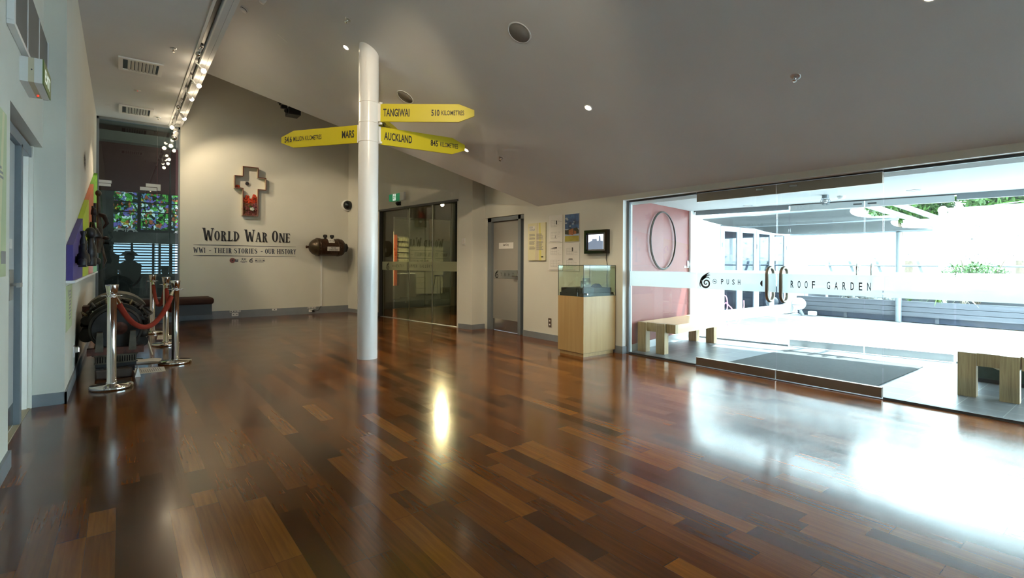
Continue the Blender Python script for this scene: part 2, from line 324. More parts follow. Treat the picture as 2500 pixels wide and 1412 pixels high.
def light(name, typ, loc, energy, color, target=None, **kw):
    d = bpy.data.lights.new(name, typ); d.energy = energy; d.color = color
    for k, v in kw.items(): setattr(d, k, v)
    o = bpy.data.objects.new(name, d); COL.objects.link(o); o.location = loc
    if target is not None: o.rotation_euler = (Vector(target)-Vector(loc)).to_track_quat('-Z', 'Y').to_euler()
    o['kind'] = 'helper'
    return o
# ------------------------------------------------------------------ lettering
_tc = {}
def glyphs(txt, bold=0.0):
    """outline of a line of text as one 2D mesh plus its bounding box"""
    key = (txt, bold)
    if key not in _tc:
        cu = bpy.data.curves.new('lettering', 'FONT'); cu.body = txt; cu.offset = bold; cu.resolution_u = 3
        ob = bpy.data.objects.new('lettering', cu); COL.objects.link(ob)
        bpy.context.view_layer.update()
        me = bpy.data.meshes.new_from_object(ob.evaluated_get(bpy.context.evaluated_depsgraph_get()))
        vs = [(q.co.x, q.co.y) for q in me.vertices]; fs = [tuple(f.vertices) for f in me.polygons]
        bpy.data.objects.remove(ob); bpy.data.curves.remove(cu); bpy.data.meshes.remove(me)
        _tc[key] = (vs, fs)
    return _tc[key]
def text2d(txt, x, y, w, h, bold=0.0, spaced=None):
    """polys of txt fitted in the box (x, y, w, h); spaced = letter width share for tracked-out capitals"""
    if spaced:
        out = []; n = len(txt); step = w/(n-1+spaced)
        for i, ch in enumerate(txt):
            if ch != ' ': cw = step*spaced*(.38 if ch in 'I1.' else 1); out += text2d(ch, x+i*step+(step*spaced-cw)/2, y, cw, h if ch != '.' else h*.14, bold)
        return out
    vs, fs = glyphs(txt, bold)
    x0 = min(q[0] for q in vs); x1 = max(q[0] for q in vs); y0 = min(q[1] for q in vs); y1 = max(q[1] for q in vs)
    return [([(x+(a-x0)/(x1-x0)*w, y+(b-y0)/(y1-y0)*h) for a, b in vs], fs)]
def rect2(x0, y0, x1, y1): return ([(x0, y0), (x1, y0), (x1, y1), (x0, y1)], [(0, 1, 2, 3)])
def poly2(p): return (list(p), [tuple(range(len(p)))])
def ribbon(pts, ws):
    vs = []; n = len(pts)
    for i, (x, y) in enumerate(pts):
        a = pts[max(0, i-1)]; b = pts[min(n-1, i+1)]; dx, dy = b[0]-a[0], b[1]-a[1]; l = math.hypot(dx, dy) or 1; w = ws[i]/2
        vs += [(x-dy/l*w, y+dx/l*w), (x+dy/l*w, y-dx/l*w)]
    return (vs, [(2*i, 2*i+1, 2*i+3, 2*i+2) for i in range(n-1)])
def ring2(cx, cy_, rx, ry, t, seg=24, a0=0, a1=360):
    vs = []
    n = seg
    for i in range(n+1):
        a = math.radians(a0+(a1-a0)*i/n); vs += [(cx+rx*math.cos(a), cy_+ry*math.sin(a)), (cx+(rx-t)*math.cos(a), cy_+(ry-t)*math.sin(a))]
    return (vs, [(2*i+1, 2*i, 2*i+2, 2*i+3) for i in range(n)])
def disc2(cx, cy_, r, seg=20, ry=None): return poly2([(cx+r*math.cos(2*math.pi*i/seg), cy_+(ry or r)*math.sin(2*math.pi*i/seg)) for i in range(seg)])
def koru(x, y, h):
    """the spiral fern frond mark in a box of height h, width about 0.75 h"""
    out = []; pts = []; ws = []
    for i in range(40):
        t = i/39; a = math.radians(-150+(1-t)*0+t*-0); ang = math.radians(160+560*t); r = .30*(1-t)+.03
        pts.append((.47+r*math.cos(ang), .30+r*.98*math.sin(ang))); ws.append(.125*(1-t*.55))
    out.append(ribbon(pts, ws))
    out.append(ribbon([(.10, .0), (.06, .12), (.05, .25), (.09, .42), (.17, .56), (.28, .68), (.44, .82), (.62, .93), (.78, 1.0)], [.0, .05, .06, .09, .14, .15, .10, .06, .0]))
    out.append(ribbon([(.20, .52), (.34, .68), (.52, .78), (.66, .81), (.78, .81)], [.10, .14, .06, .07, .0]))
    out.append(ribbon([(.16, .46), (.30, .60), (.48, .68), (.64, .66), (.76, .56)], [.10, .14, .07, .05, .0]))
    return [([(x+a*h, y+b*h) for a, b in vs], fs) for vs, fs in out]
def text_lines(x0, x1, y0, y1, n, gap=.45, ragged=True):
    """rows of unreadable small print"""
    out = []; step = (y1-y0)/n
    for i in range(n):
        y = y1-step*(i+1)+step*gap/2; out.append(rect2(x0, y, x1-(random.random()*.25*(x1-x0) if ragged else 0), y+step*(1-gap)))
    return out
# display serif capitals: stems, hairlines and bracket serifs
def serif_glyph(c):
    T, t = .17, .075
    def st(x0, y0, x1, y1, w): return poly2([(x0, y0), (x0+w, y0), (x1+w, y1), (x1, y1)])
    def sf(cx, y, w=.28, h=.06): return poly2([(cx-w/2, y-(h if y > .5 else 0)), (cx+w/2, y-(h if y > .5 else 0)), (cx+w/2*.8, y+(0 if y > .5 else h)), (cx-w/2*.8, y+(0 if y > .5 else h))])
    def el(cx, cy_, rx, ry, a, b, a0=0, a1=360):
        vs = []
        for i in range(25):
            q = math.radians(a0+(a1-a0)*i/24); vs += [(cx+rx*math.cos(q), cy_+ry*math.sin(q)), (cx+(rx-a)*math.cos(q), cy_+(ry-b)*math.sin(q))]
        return (vs, [(2*i+1, 2*i, 2*i+2, 2*i+3) for i in range(24)])
    if c == 'W': return .86, [st(.24, 0, .07, 1, T), st(.28, 0, .42, .8, t), st(.56, 0, .38, .8, T), st(.62, 0, .76, 1, t), sf(.14, 1, .28), sf(.78, 1, .26)]
    if c == 'O': return .52, [el(.26, .5, .26, .5, T*.95, .07)]
    if c == 'R': return .58, [st(.07, 0, .07, 1, T), el(.2, .745, .29, .255, T*.95, .065, -90, 90), st(.36, 0, .24, .5, T), rect2(.1, .93, .22, 1), sf(.15, 0, .27), sf(.46, 0, .24), rect2(0, .95, .2, 1)]
    if c == 'L': return .5, [st(.08, 0, .08, 1, T), rect2(0, 0, .46, .065), poly2([(.36, .03), (.48, 0), (.5, .26)]), sf(.16, 1, .28), sf(.14, 0, .26)]
    if c == 'D': return .58, [st(.07, 0, .07, 1, T), el(.16, .5, .42, .5, T, .065, -90, 90), rect2(0, .94, .2, 1), rect2(0, 0, .2, .06)]
    if c == 'A': return .62, [st(0.06, 0, .26, 1, t), st(.42, 0, .24, 1, T), rect2(.14, .27, .5, .34), sf(.1, 0, .24), sf(.5, 0, .28)]
    if c == 'N': return .64, [st(.07, 0, .07, 1, t*1.3), st(.42, 0, .06, 1, T), st(.5, 0, .5, 1, t*1.3), sf(.11, 0, .24), sf(.55, 1, .24), sf(.12, 1, .22)]
    if c == 'E': return .54, [st(.07, 0, .07, 1, T), rect2(0, .935, .46, 1), rect2(0, 0, .46, .065), rect2(.15, .5, .38, .56), poly2([(.36, .97), (.48, 1), (.5, .76)]), poly2([(.36, .03), (.48, 0), (.5, .26)]), poly2([(.33, .53), (.42, .4), (.42, .66)])]
    if c == 'H': return .62, [st(.06, 0, .06, 1, T*.9), st(.42, 0, .42, 1, T*.9), rect2(.1, .47, .5, .54), sf(.13, 0, .24), sf(.13, 1, .24), sf(.49, 0, .24), sf(.49, 1, .24)]
    if c == 'T': return .56, [st(.2, 0, .2, 1, T*.9), rect2(.04, .935, .52, 1), poly2([(.03, 1), (.12, .97), (.03, .76)]), poly2([(.53, 1), (.44, .97), (.53, .76)]), sf(.28, 0, .28)]
    if c == 'I': return .28, [st(.07, 0, .07, 1, T*.9), sf(.14, 0, .26), sf(.14, 1, .26)]
    if c == 'S': return .48, [ribbon([(.42, .74), (.40, .86), (.31, .95), (.2, .96), (.09, .88), (.07, .76), (.13, .63), (.28, .50), (.38, .38), (.41, .24), (.35, .1), (.23, .04), (.12, .07), (.06, .2), (.05, .3)], [.04, .06, .07, .08, .11, .14, .16, .17, .16, .14, .11, .08, .07, .06, .05])]
    if c == 'U': return .6, [st(.06, .28, .06, 1, T*.9), st(.46, .28, .46, 1, t*1.2), el(.305, .3, .245, .3, T*.9, .07, 180, 360), sf(.14, 1, .26), sf(.5, 1, .22)]
    if c == 'Y': return .6, [st(.22, .42, .03, 1, T), st(.28, .4, .46, 1, t), st(.22, 0, .22, .45, T*.9), sf(.12, 1, .26), sf(.5, 1, .22), sf(.3, 0, .28)]
    if c == '1': return .3, [st(.1, 0, .1, 1, T*.8), poly2([(.1, 1), (.1, .86), (0, .82)]), sf(.165, 0, .28)]
    if c == '-': return .36, [rect2(.04, .4, .3, .48)]
    return .24, []
def serif_text(s, x, y, w, h, small=.78, gap=.06):
    """capitals and small capitals, fitted to width w and cap height h"""
    adv = 0; out = []
    for ch in s:
        k = small if ch.islower() else 1.0; gw, ps = serif_glyph(ch.upper())
        out += [([(adv+a*k, b*k) for a, b in vs], fs) for vs, fs in ps]; adv += (gw+gap)*k
    f = w/(adv-gap)
    return [([(x+a*f, y+b*h) for a, b in vs], fs) for vs, fs in out]
def decal(name, polys, mat, o, u, v, parent=None): return MB().flat(polys, o, u, v).build(name, mat, parent)
EX, EY, EZ = (1, 0, 0), (0, 1, 0), (0, 0, 1); NX, NY = (-1, 0, 0), (0, -1, 0)

# ================================================================== the room
XR, XL, YE = 5.42, -.52, 12.52            # staff wall, left wall, end wall
def slope_z(x): return 5.471-.61*x        # underside of the sloped ceiling
G0, G1 = Vector((4.507, 12.52, 0)), Vector((5.05, 8.165, 0))   # gallery wall line
GD = (G1-G0).normalized(); GN = Vector((GD.y, -GD.x, 0))        # along the wall, towards the camera end; GN points into the room
if GN.x > 0: GN = -GN
def gp(s, z=0, out=0): q = G0+GD*s+GN*out; return Vector((q.x, q.y, z))
GL = (G1-G0).length
def gbox(s0, s1, z0, z1, o0, o1):
    """box along the slanted gallery wall: s along the wall, o out into the room"""
    mb = MB(); a = [gp(s0, 0, o0), gp(s1, 0, o0), gp(s1, 0, o1), gp(s0, 0, o1)]
    vs = [Vector((q.x, q.y, z)) for z in (z0, z1) for q in a]
    return mb.add(vs, [(0, 3, 2, 1), (4, 5, 6, 7), (0, 1, 5, 4), (1, 2, 6, 5), (2, 3, 7, 6), (3, 0, 4, 7)])
struct('floor', MB().box((-.8, -4, -.1), (5.53, 12.66, 0)).box((5.53, 7.95, -.1), (8.2, 12.66, 0)), 'jatoba_boards')
struct('floor_lobby', MB().prism([(5.53, -4), (9.0, -4), (8.02, 5.4), (5.53, 4.9)], (0, 0, -.1), EX, EY, .098), 'lobby_tiles')
struct('floor_patio', MB().prism([(9.0, -6), (16.5, -6), (16.5, 6.2), (7.9, 6.2), (8.02, 5.4)], (0, 0, -.12), EX, EY, .105), 'patio_pavers')
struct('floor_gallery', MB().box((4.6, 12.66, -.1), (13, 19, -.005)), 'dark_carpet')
struct('floor_end_room', MB().box((-.8, 12.66, -.1), (3.5, 16, -.005)), 'dark_carpet')
# end wall and its neighbours
struct('wall_end', MB().box((.975, YE, 0), (4.52, YE+.14, 6)), 'wall_paint')
struct('wall_end_upper', MB().box((-.8, YE, 4.02), (.975, YE+.14, 6)), 'wall_paint')
mb = gbox(-.12, 1.475, 0, 6, -.14, 0); mb2 = gbox(1.475, GL, 2.44, 6, -.14, 0); mb.add(mb2.v, mb2.f)
struct('wall_gallery', mb, 'wall_paint')
struct('wall_pier', MB().prism([(5.05, 8.165), (5.136, 7.835), (5.62, 7.85), (5.62, 8.3), (5.19, 8.3)], (0, 0, 0), EX, EY, 6), 'wall_paint')
mb = MB().box((XR, 4.535, 0), (XR+.2, 6.673, 2.5)).box((XR, 6.673, 2.07), (XR+.2, 7.85, 6)).box((XR, 4.535, 2.5), (XR+.2, 6.673, 6)).box((XR+.02, 7.776, 0), (XR+.2, 7.86, 2.07))
struct('wall_leak_stop', MB().box((5.63, 5, 0), (5.72, 8.29, 2.2)), 'wall_paint')  # unseen backing added behind the staff wall to stop light leaks
struct('wall_staff', mb, 'wall_paint')
struct('wall_header', MB().box((XR, -4, 2.10), (XR+.2, 4.535, 6)), 'wall_paint')
struct('wall_glass_end', MB().box((XR, -4, 0), (XR+.2, -3.8, 2.1)), 'wall_paint')
struct('wall_back', MB().box((-.8, -4.15, 0), (5.62, -4, 6)), 'wall_paint')
# near wall with the door recess and the jog
mb = MB().box((-.8, -4, 0), (XL, 4.19, 6)).box((-.8, 4.19, 2.175), (XL, 5.79, 6))
struct('wall_near', mb, 'wall_paint')
struct('wall_left', MB().box((-.95, 5.79, 0), (-.372, 12.66, 6)), 'wall_paint')
# sloped ceiling: its lower rear edge runs free, cut on the skew
mb = MB(); poly = [(.98, -4), (5.62, -4), (5.62, 6.09), (5.406, 6.33), (1.334, 10.748), (.98, 11.13)]
vs = [Vector((x, y, slope_z(x))) for x, y in poly]+[Vector((x, y, slope_z(x)+.16)) for x, y in poly]; n = len(poly)
mb.add(vs, [tuple(reversed(range(n))), tuple(range(n, 2*n))]+[(i, (i+1) % n, (i+1) % n+n, i+n) for i in range(n)])
struct('ceiling', mb, 'ceiling_paint')
struct('ceiling_upper', MB().box((-.95, -4.15, 6), (5.9, 12.7, 6.15)), 'ceiling_paint')
mb = MB().box((-.8, -4, 4.02), (.80, YE, 4.3)).box((.865, -4, 4.02), (.945, YE, 4.3)).box((.79, -4, 4.10), (.87, YE, 4.3)).box((.95, -4, 4.025), (1.0, YE, 5.1))
struct('ceiling_bulkhead', mb, 'ceiling_paint')
struct('trim_track_edge', MB().box((.768, -4, 4.008), (.798, YE, 4.022)).box((.867, -4, 4.008), (.882, YE, 4.022)), 'white_paint')
# baseboards
struct('baseboard_end', MB().box((.975, YE-.02, 0), (4.51, YE, .165)), 'baseboard_grey')
struct('baseboard_gallery', gbox(.03, 1.475, 0, .09, 0, .015), 'baseboard_grey')
struct('baseboard_pier', MB().prism([(5.045, 8.165), (5.13, 7.82), (5.42, 7.825), (5.42, 7.86), (5.15, 7.86), (5.07, 8.165)], (0, 0, 0), EX, EY, .09), 'baseboard_grey')
struct('baseboard_staff', MB().box((XR-.016, 4.535, 0), (XR, 6.673, .1)).box((XR-.016, 4.519, 0), (XR+.09, 4.535, .1)), 'baseboard_grey')
struct('baseboard_near', MB().box((XL, -4, 0), (XL+.016, 4.19, .1)), 'baseboard_grey')
struct('baseboard_left', MB().box((-.6, 5.774, 0), (-.356, 5.79, .1)).box((-.372, 5.774, 0), (-.356, YE, .1)), 'baseboard_grey')
struct('trim_glass_jamb', MB().box((XR-.002, 4.53, .1), (5.53, 4.536, 2.1)).box((XR-.001, -3.8, 2.094), (5.53, 4.53, 2.1)), 'white_paint')
# ------------------------------------------------------------------ doors of the near wall
d = struct('door_1', MB().box((-.66, 4.14, .006), (-.62, 5.205, 2.08)), 'door_pale')
struct('kick_plate', MB().box((-.62, 4.2, .02), (-.617, 5.19, .18)), 'steel', d)
struct('push_plate', MB().box((-.62, 4.97, .94), (-.614, 5.14, 1.16)), 'alu', d)
struct('lever_handle', MB().cyl((-.614, 5.08, 1.05), (-.565, 5.08, 1.05), .011).box((-.578, 4.955, 1.035), (-.560, 5.09, 1.065)), 'alu', d)
struct('door_notice', MB().box((-.62, 4.98, 1.31), (-.616, 5.10, 1.38)), 'paper', d)
struct('trim_near_door', MB().box((-.66, 5.215, 0), (-.585, 5.30, 2.1)).box((-.66, 4.14, 2.08), (-.585, 5.79, 2.16)), 'frame_grey')
struct('trim_near_jamb', MB().box((-.66, 5.72, 0), (-.60, 5.788, 2.1)).box((-.60, 5.755, 0), (-.575, 5.788, 2.175)), 'wall_paint')
struct('door_2', MB().box((-.80, 5.31, .006), (-.76, 5.72, 2.08)), 'gallery_wall')
struct('wall_door_recess', MB().box((-1.0, 4.1, 0), (-.9, 5.8, 2.3)).box((-.9, 5.3, 2.081), (-.66, 5.72, 2.3)).box((-.9, 4.1, 2.17), (XL-.02, 4.18, 2.3)), 'frame_dark')
struct('trim_near_threshold', MB().box((-.72, 4.19, -.002), (-.585, 5.79, .006)), 'straw')
# high window with grey mesh panels
w = thing('window_1', 'tall grey mesh panels in a pale frame high on the near white wall', 'window', (-.50, 4.9, 2.62)); w['kind'] = 'structure'
struct('window_frame', MB().box((-.518, 4.03, 2.601), (-.485, 4.08, 3.9)).box((-.518, 4.03, 2.575), (-.485, 5.775, 2.60)).box((-.518, 5.755, 2.601), (-.485, 5.775, 3.06)), 'gloss_white', w)
for a, b in ((4.085, 4.60), (4.615, 5.19), (5.205, 5.75)): struct('mesh_panel', MB().box((-.515, a, 2.605), (-.492, b, 3.05)), 'mesh_grey', w)
for y in (4.6, 5.19): struct('mullion', MB().box((-.515, y, 2.6), (-.488, y+.015, 3.05)), 'gloss_white', w)
# ------------------------------------------------------------------ glazing between hall and lobby
GX = 5.52
def frosted(parent, y0, y1, x=GX): struct('frosted_band', MB().box((x-.0075, y0, .93), (x-.0055, y1, 1.13)), 'frost_film', parent)
for nm, y0, y1 in (('window_2', 3.475, 4.49), ('window_3', -3.8, 1.575)):
    p = struct(nm, MB().box((GX-.005, y0, .022), (GX+.005, y1, 2.075)), 'clear_glass'); frosted(p, y0, y1)
    struct('window_frame', MB().box((GX-.02, y0, .0), (GX+.02, y1, .022)).box((GX-.02, y0, 2.07), (GX+.02, y1, 2.10)), 'frame_dark', p)
struct('trim_glass_edge', MB().box((GX-.02, 4.49, 0), (GX+.02, 4.53, 2.1)), 'frame_grey')
def leaf(nm, y0, y1, hy):
    p = struct(nm, MB().box((GX-.006, y0, .09), (GX+.006, y1, 1.98)), 'clear_glass'); frosted(p, y0, y1, GX-.001)
    struct('bottom_rail', MB().box((GX-.022, y0, .012), (GX+.022, y1, .105)), 'brushed_bronze', p)
    struct('top_rail', MB().box((GX-.022, y0, 1.975), (GX+.022, y1, 2.075)), 'brushed_bronze', p)
    struct('lock', MB().box((GX-.032, hy+.06 if hy > 2.5 else hy-.14, 2.03), (GX-.022, hy+.14 if hy > 2.5 else hy-.06, 2.05)), 'chrome', p)
    pts = []
    for k in range(17):
        a = math.pi*k/16; pts.append((GX-.045-.062*math.cos(a)*0-.0, hy, 1.0+.135))
    pts = [(GX-.05+.045*math.cos(math.pi*k/12), 0, 0) for k in range(13)]
    # the pull: an upright loop standing out on both faces of the glass
    loop = [(GX+.075*math.cos(a), hy, 1.015+(.105 if math.sin(a) >= 0 else -.105)+.075*math.sin(a)) for a in [math.pi*2*k/32 for k in range(32)]]
    struct('pull_handle', MB().tube(loop, .017, 12, closed=True), 'brushed_bronze', p)
    return p
L1 = leaf('door_3', 2.536, 3.465, 2.60); L2 = leaf('door_4', 1.585, 2.524, 2.455)
struct('trim_door_top', MB().box((GX-.02, 1.585, 2.082), (GX+.02, 3.465, 2.10)), 'frame_dark')
struct('trim_threshold', MB().box((GX-.03, -3.8, -.01), (GX+.03, 4.53, .004)), 'frame_dark')
def gy(px_y): return px_y
# writing on the doors (seen from the hall, so it runs towards -y)
o = (GX-.0098, 0, 0)
def door_text(name, txt, y0, y1, z0, z1, mat='black_vinyl', spaced=.55, parent=None, lead=None):
    return decal(name, text2d(txt, 0, 0, y0-y1, z1-z0, .014, spaced), mat, (GX-.0098, y0, z0), NY, EZ, parent)
k = decal('fern_mark', koru(0, 0, .19), 'black_vinyl', (GX-.0098, 3.435, .945), NY, EZ, L1)
n = decal('no_smoking_mark', [ring2(0, 0, .028, .028, .004), ribbon([(-.019, .019), (.019, -.019)], [.004, .004]), rect2(-.017, -.003, .013, .003), ribbon([(.012, .004), (.016, .013)], [.003, .003])], 'black_vinyl', (GX-.0098, 3.235, 1.025), NY, EZ, L1)
door_text('lettering', 'PUSH', 3.155, 2.925, .995, 1.055, parent=L1, spaced=.42)
decal('round_mark', [poly2([(-.008+.034*math.cos(a), .034*math.sin(a)) for a in [math.radians(105+150*i/12) for i in range(13)]]), poly2([(.008+.034*math.cos(a), .034*math.sin(a)) for a in [math.radians(-75+150*i/12) for i in range(13)]])], 'black_vinyl', (GX-.0098, 2.66, 1.02), NY, EZ, L1)
door_text('lettering', 'ROOF GARDEN', 2.385, 1.675, .985, 1.06, parent=L2, spaced=.42)
# ------------------------------------------------------------------ staff door
d = struct('door_5', MB().box((5.49, 6.865, .008), (5.53, 7.655, 1.99)), 'door_grey')
struct('kick_plate', MB().box((5.486, 6.87, .012), (5.49, 7.65, .21)), 'steel', d)
sg = struct('door_sign', MB().box((5.485, 7.05, 1.49), (5.49, 7.48, 1.60)), 'paper', d)
decal('lettering', text2d('Staff Only', 0, 0, .17, .05, .01), 'black_vinyl', (5.484, 7.35, 1.53), NY, EZ, sg)
pl = struct('push_plate', MB().box((5.485, 6.90, .955), (5.49, 7.62, 1.105)), 'alu', d)
decal('fern_mark', koru(0, 0, .145), 'black_vinyl', (5.484, 7.60, .957), NY, EZ, pl)
decal('lettering', text2d('T.B.H.T.', 0, 0, .44, .06, 0, .5), 'black_vinyl', (5.484, 7.42, .995), NY, EZ, pl)
struct('lock_plate', MB().box((5.478, 6.872, .94), (5.49, 6.925, 1.105)), 'steel', d)
struct('lever_handle', MB().cyl((5.48, 6.90, 1.0), (5.44, 6.90, 1.0), .012).box((5.432, 6.89, .99), (5.448, 7.02, 1.01)), 'steel', d)
struct('trim_staff_door', MB().box((5.44, 7.66, 0), (5.54, 7.775, 2.065)).box((5.44, 6.785, 0), (5.54, 6.862, 2.065)).box((5.44, 6.675, 1.995), (5.54, 7.775, 2.065)).box((5.50, 6.675, 0), (5.54, 6.785, 2.0)).box((5.424, 6.675, 0), (5.5, 6.69, 2.0)), 'frame_grey')
struct('trim_staff_gap', MB().box((5.54, 6.6, 0), (5.6, 7.8, 2.07)), 'frame_dark')
# ------------------------------------------------------------------ gallery sliding doors
struct('trim_gallery_head', gbox(1.475, GL-.02, 2.40, 2.44, -.1, .012), 'frame_dark')
struct('trim_gallery_reveal', gbox(GL-.05, GL-.002, 0, 2.44, -.14, -.0).box((0, 0, -1), (0.001, 0.001, -.999)), 'wall_paint')
struct('trim_gallery_jamb', gbox(1.475, 1.52, 0, 2.40, -.1, .0), 'frame_dark')
sl = [(1.52, 2.62, -.075), (2.58, 3.50, -.045), (3.46, 4.33, -.075)]
for i, (a, b, off) in enumerate(sl):
    p = struct('window_%d' % (4+i) if i else 'window_4', gbox(a, b, .012, 2.40, off-.006, off+.006), 'green_glass')
    struct('frosted_band', gbox(a, b, 1.065, 1.255, off+.0065, off+.008), 'frost_dim', p)
    struct('edge_strip', gbox(b-.012, b, .012, 2.40, off-.009, off+.009), 'alu', p)
    if i == 0: gal_a = p
    if i == 1: gal_b = p
go = -.045+.0095
decal('fern_mark', koru(0, 0, .17), 'black_vinyl', gp(1.70, 1.075, -.066), GD, EZ, gal_a)
decal('lettering', [ring2(.02, .03, .022, .022, .004), ribbon([(.006, .044), (.034, .016)], [.004, .004]), ring2(.08, .03, .022, .022, .004), ring2(.14, .03, .022, .022, .004)]+text2d('ENTRY', .19, 0, .30, .06, 0, .5), 'black_vinyl', gp(1.94, 1.13, -.066), GD, EZ, gal_a)
decal('lettering', text2d('UPPER GALLERY', 0, 0, .80, .062, 0, .5), 'black_vinyl', gp(2.68, 1.13, go), GD, EZ, gal_b)
struct('trim_gallery_track', gbox(1.5, GL-.02, 0, .006, -.1, -.02), 'alu')
# vestibule and dim gallery beyond
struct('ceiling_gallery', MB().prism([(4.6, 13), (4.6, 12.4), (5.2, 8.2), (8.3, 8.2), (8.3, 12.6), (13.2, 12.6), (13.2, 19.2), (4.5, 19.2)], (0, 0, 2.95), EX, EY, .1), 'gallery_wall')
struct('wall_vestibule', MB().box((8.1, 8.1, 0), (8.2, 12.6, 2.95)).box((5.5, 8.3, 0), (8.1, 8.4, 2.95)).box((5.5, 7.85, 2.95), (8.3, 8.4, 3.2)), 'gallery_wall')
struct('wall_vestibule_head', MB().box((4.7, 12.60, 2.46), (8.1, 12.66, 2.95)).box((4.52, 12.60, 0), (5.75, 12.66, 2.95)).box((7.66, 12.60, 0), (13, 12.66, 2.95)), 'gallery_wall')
p = struct('window_7', MB().box((5.80, 12.60, .02), (6.72, 12.612, 2.46)), 'green_glass')
struct('frosted_band', MB().box((5.80, 12.597, 1.06), (6.72, 12.5985, 1.25)), 'frost_dim', p)
p = struct('window_8', MB().box((6.70, 12.63, .02), (7.55, 12.642, 2.46)), 'green_glass')
struct('frosted_band', MB().box((6.70, 12.627, 1.06), (7.55, 12.6285, 1.25)), 'frost_dim', p)
struct('trim_vestibule_post', MB().box((7.54, 12.59, 0), (7.66, 12.67, 2.95)), 'cream')
struct('trim_vestibule_sill', MB().box((5.8, 12.585, 0), (7.55, 12.60, .012)), 'straw')
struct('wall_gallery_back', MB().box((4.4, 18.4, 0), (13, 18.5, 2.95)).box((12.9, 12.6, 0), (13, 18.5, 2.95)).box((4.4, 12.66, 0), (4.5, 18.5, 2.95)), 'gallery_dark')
# room behind the end glass
struct('wall_end_room', MB().box((-.8, 15.5, 0), (3.5, 15.6, .9)).box((-.8, 15.5, 2.93), (3.5, 15.6, 4.6)), 'maroon_wall')
struct('wall_end_room_side', MB().box((-.9, 12.66, 0), (-.45, 15.5, 4.5)).box((3.3, 12.66, 0), (3.4, 15.5, 4.5)), 'mural_grey')
struct('ceiling_end_room', MB().box((-.9, 12.62, 4.5), (3.5, 15.6, 4.6)).box((-.45, 15.2, 4.09), (3.4, 15.5, 4.32)), 'gallery_wall')
# ------------------------------------------------------------------ end glass with its patch fittings
p = struct('window_9', MB().box((-.33, 12.58, .45), (.585, 12.592, 3.98)), 'smoke_glass')
struct('patch_fitting', MB().box((-.335, 12.56, 2.745), (-.14, 12.61, 2.80)).box((-.335, 12.56, 2.685), (-.15, 12.61, 2.735)), 'gloss_white', p)
struct('patch_fitting', MB().box((.305, 12.56, 2.66), (.58, 12.61, 2.725)), 'gloss_white', p)
struct('patch_fitting', MB().box((.50, 12.56, .42), (.72, 12.61, .50)).box((-.335, 12.56, .42), (-.25, 12.61, .5)), 'gloss_white', p)
p = struct('window_10', MB().box((.592, 12.58, .45), (.90, 12.592, 3.98)), 'smoke_glass')
struct('patch_fitting', MB().box((.40, 12.555, 2.735), (.645, 12.56, 2.80)).box((.592, 12.56, 2.67), (.645, 12.61, 2.80)), 'gloss_white', p)
struct('trim_end_glass', MB().box((-.372, 12.54, .4), (-.335, 12.63, 4.02)).box((-.372, 12.54, 3.975), (.975, 12.63, 4.02)).box((.945, 12.54, 0), (.975, 12.63, 4.02)).box((.80, 12.60, .45), (.815, 12.63, 3.98)), 'frame_grey')
struct('wall_end_plinth', MB().box((-.372, 12.53, 0), (.975, 12.66, .42)), 'plinth_grey')
# coloured window, slatted window and the faded mural between them
w = thing('window_11', 'stained glass window of ferns and birds behind the glass partition', 'window', (.65, 15.5, 2.0)); w['kind'] = 'structure'
for x0, x1 in ((-.13, .33), (.40, .96), (1.03, 1.6)):
    for z0, z1 in ((2.70, 2.92), (2.46, 2.67), (2.02, 2.43)):
        struct('pane', MB().box((x0, 15.50, z0), (x1, 15.515, z1)), 'stained_glass', w)
struct('window_frame', MB().box((-.45, 15.515, 1.95), (3.3, 15.6, 2.93)), 'black', w)
def scroll(x0, x1, z):
    c = (x0+x1)/2; out = [rect2(c-.008, z-.06, c+.008, z+.05)]
    for s in (-1, 1):
        out.append(ring2(c+s*.10, z-.02, .075, .055, .02, 18, 20, 330)); out.append(ring2(c+s*.19, z-.03, .045, .035, .018, 14)); out.append(ribbon([(c+s*.02, z+.03), (c+s*.1, z+.05), (c+s*.2, z+.02), (c+s*.25, z-.05)], [.02]*4))
    return out
for x0, x1 in ((-.13, .33), (1.03, 1.6)): decal('scroll_pattern', scroll(x0, x1, 1.98), 'white_paint', (0, 15.49, 0), EX, EZ, w)
w = thing('window_12', 'window with pale horizontal slats of daylight behind the glass partition', 'window', (.65, 15.5, .9)); w['kind'] = 'structure'
struct('pane', MB().box((-.14, 15.53, .93), (1.7, 15.54, 1.67)), 'day_slit', w)  # emissive pane puts in the daylight seen between the slats
for i in range(11): struct('slat', MB().box((-.14, 15.50, .955+i*.068), (1.7, 15.525, .985+i*.068)), 'black', w)
for x in (.20, .63, .76, 1.0): struct('mullion', MB().box((x, 15.495, .93), (x+.05, 15.53, 1.67)), 'black', w)
m = tag(MB().box((-.44, 15.47, .0), (-.13, 15.495, 2.92)).box((-.13, 15.47, 0), (3.28, 15.495, .93)).box((-.13, 15.47, 1.67), (3.28, 15.495, 1.95)).build('mural', 'mural_grey'), 'faded grey photographic mural of soldiers behind the glass partition', 'mural')
def figure2(x, z, s):
    return [disc2(x, z+1.55*s, .12*s), poly2([(x-.2*s, z+1.62*s), (x+.2*s, z+1.62*s), (x+.1*s, z+1.72*s), (x-.1*s, z+1.72*s)]), poly2([(x-.26*s, z+1.35*s), (x-.08*s, z+1.45*s), (x+.1*s, z+1.45*s), (x+.28*s, z+1.33*s), (x+.24*s, z+.75*s), (x+.18*s, z), (x+.03*s, z), (x, z+.6*s), (x-.05*s, z), (x-.2*s, z), (x-.22*s, z+.7*s)])]
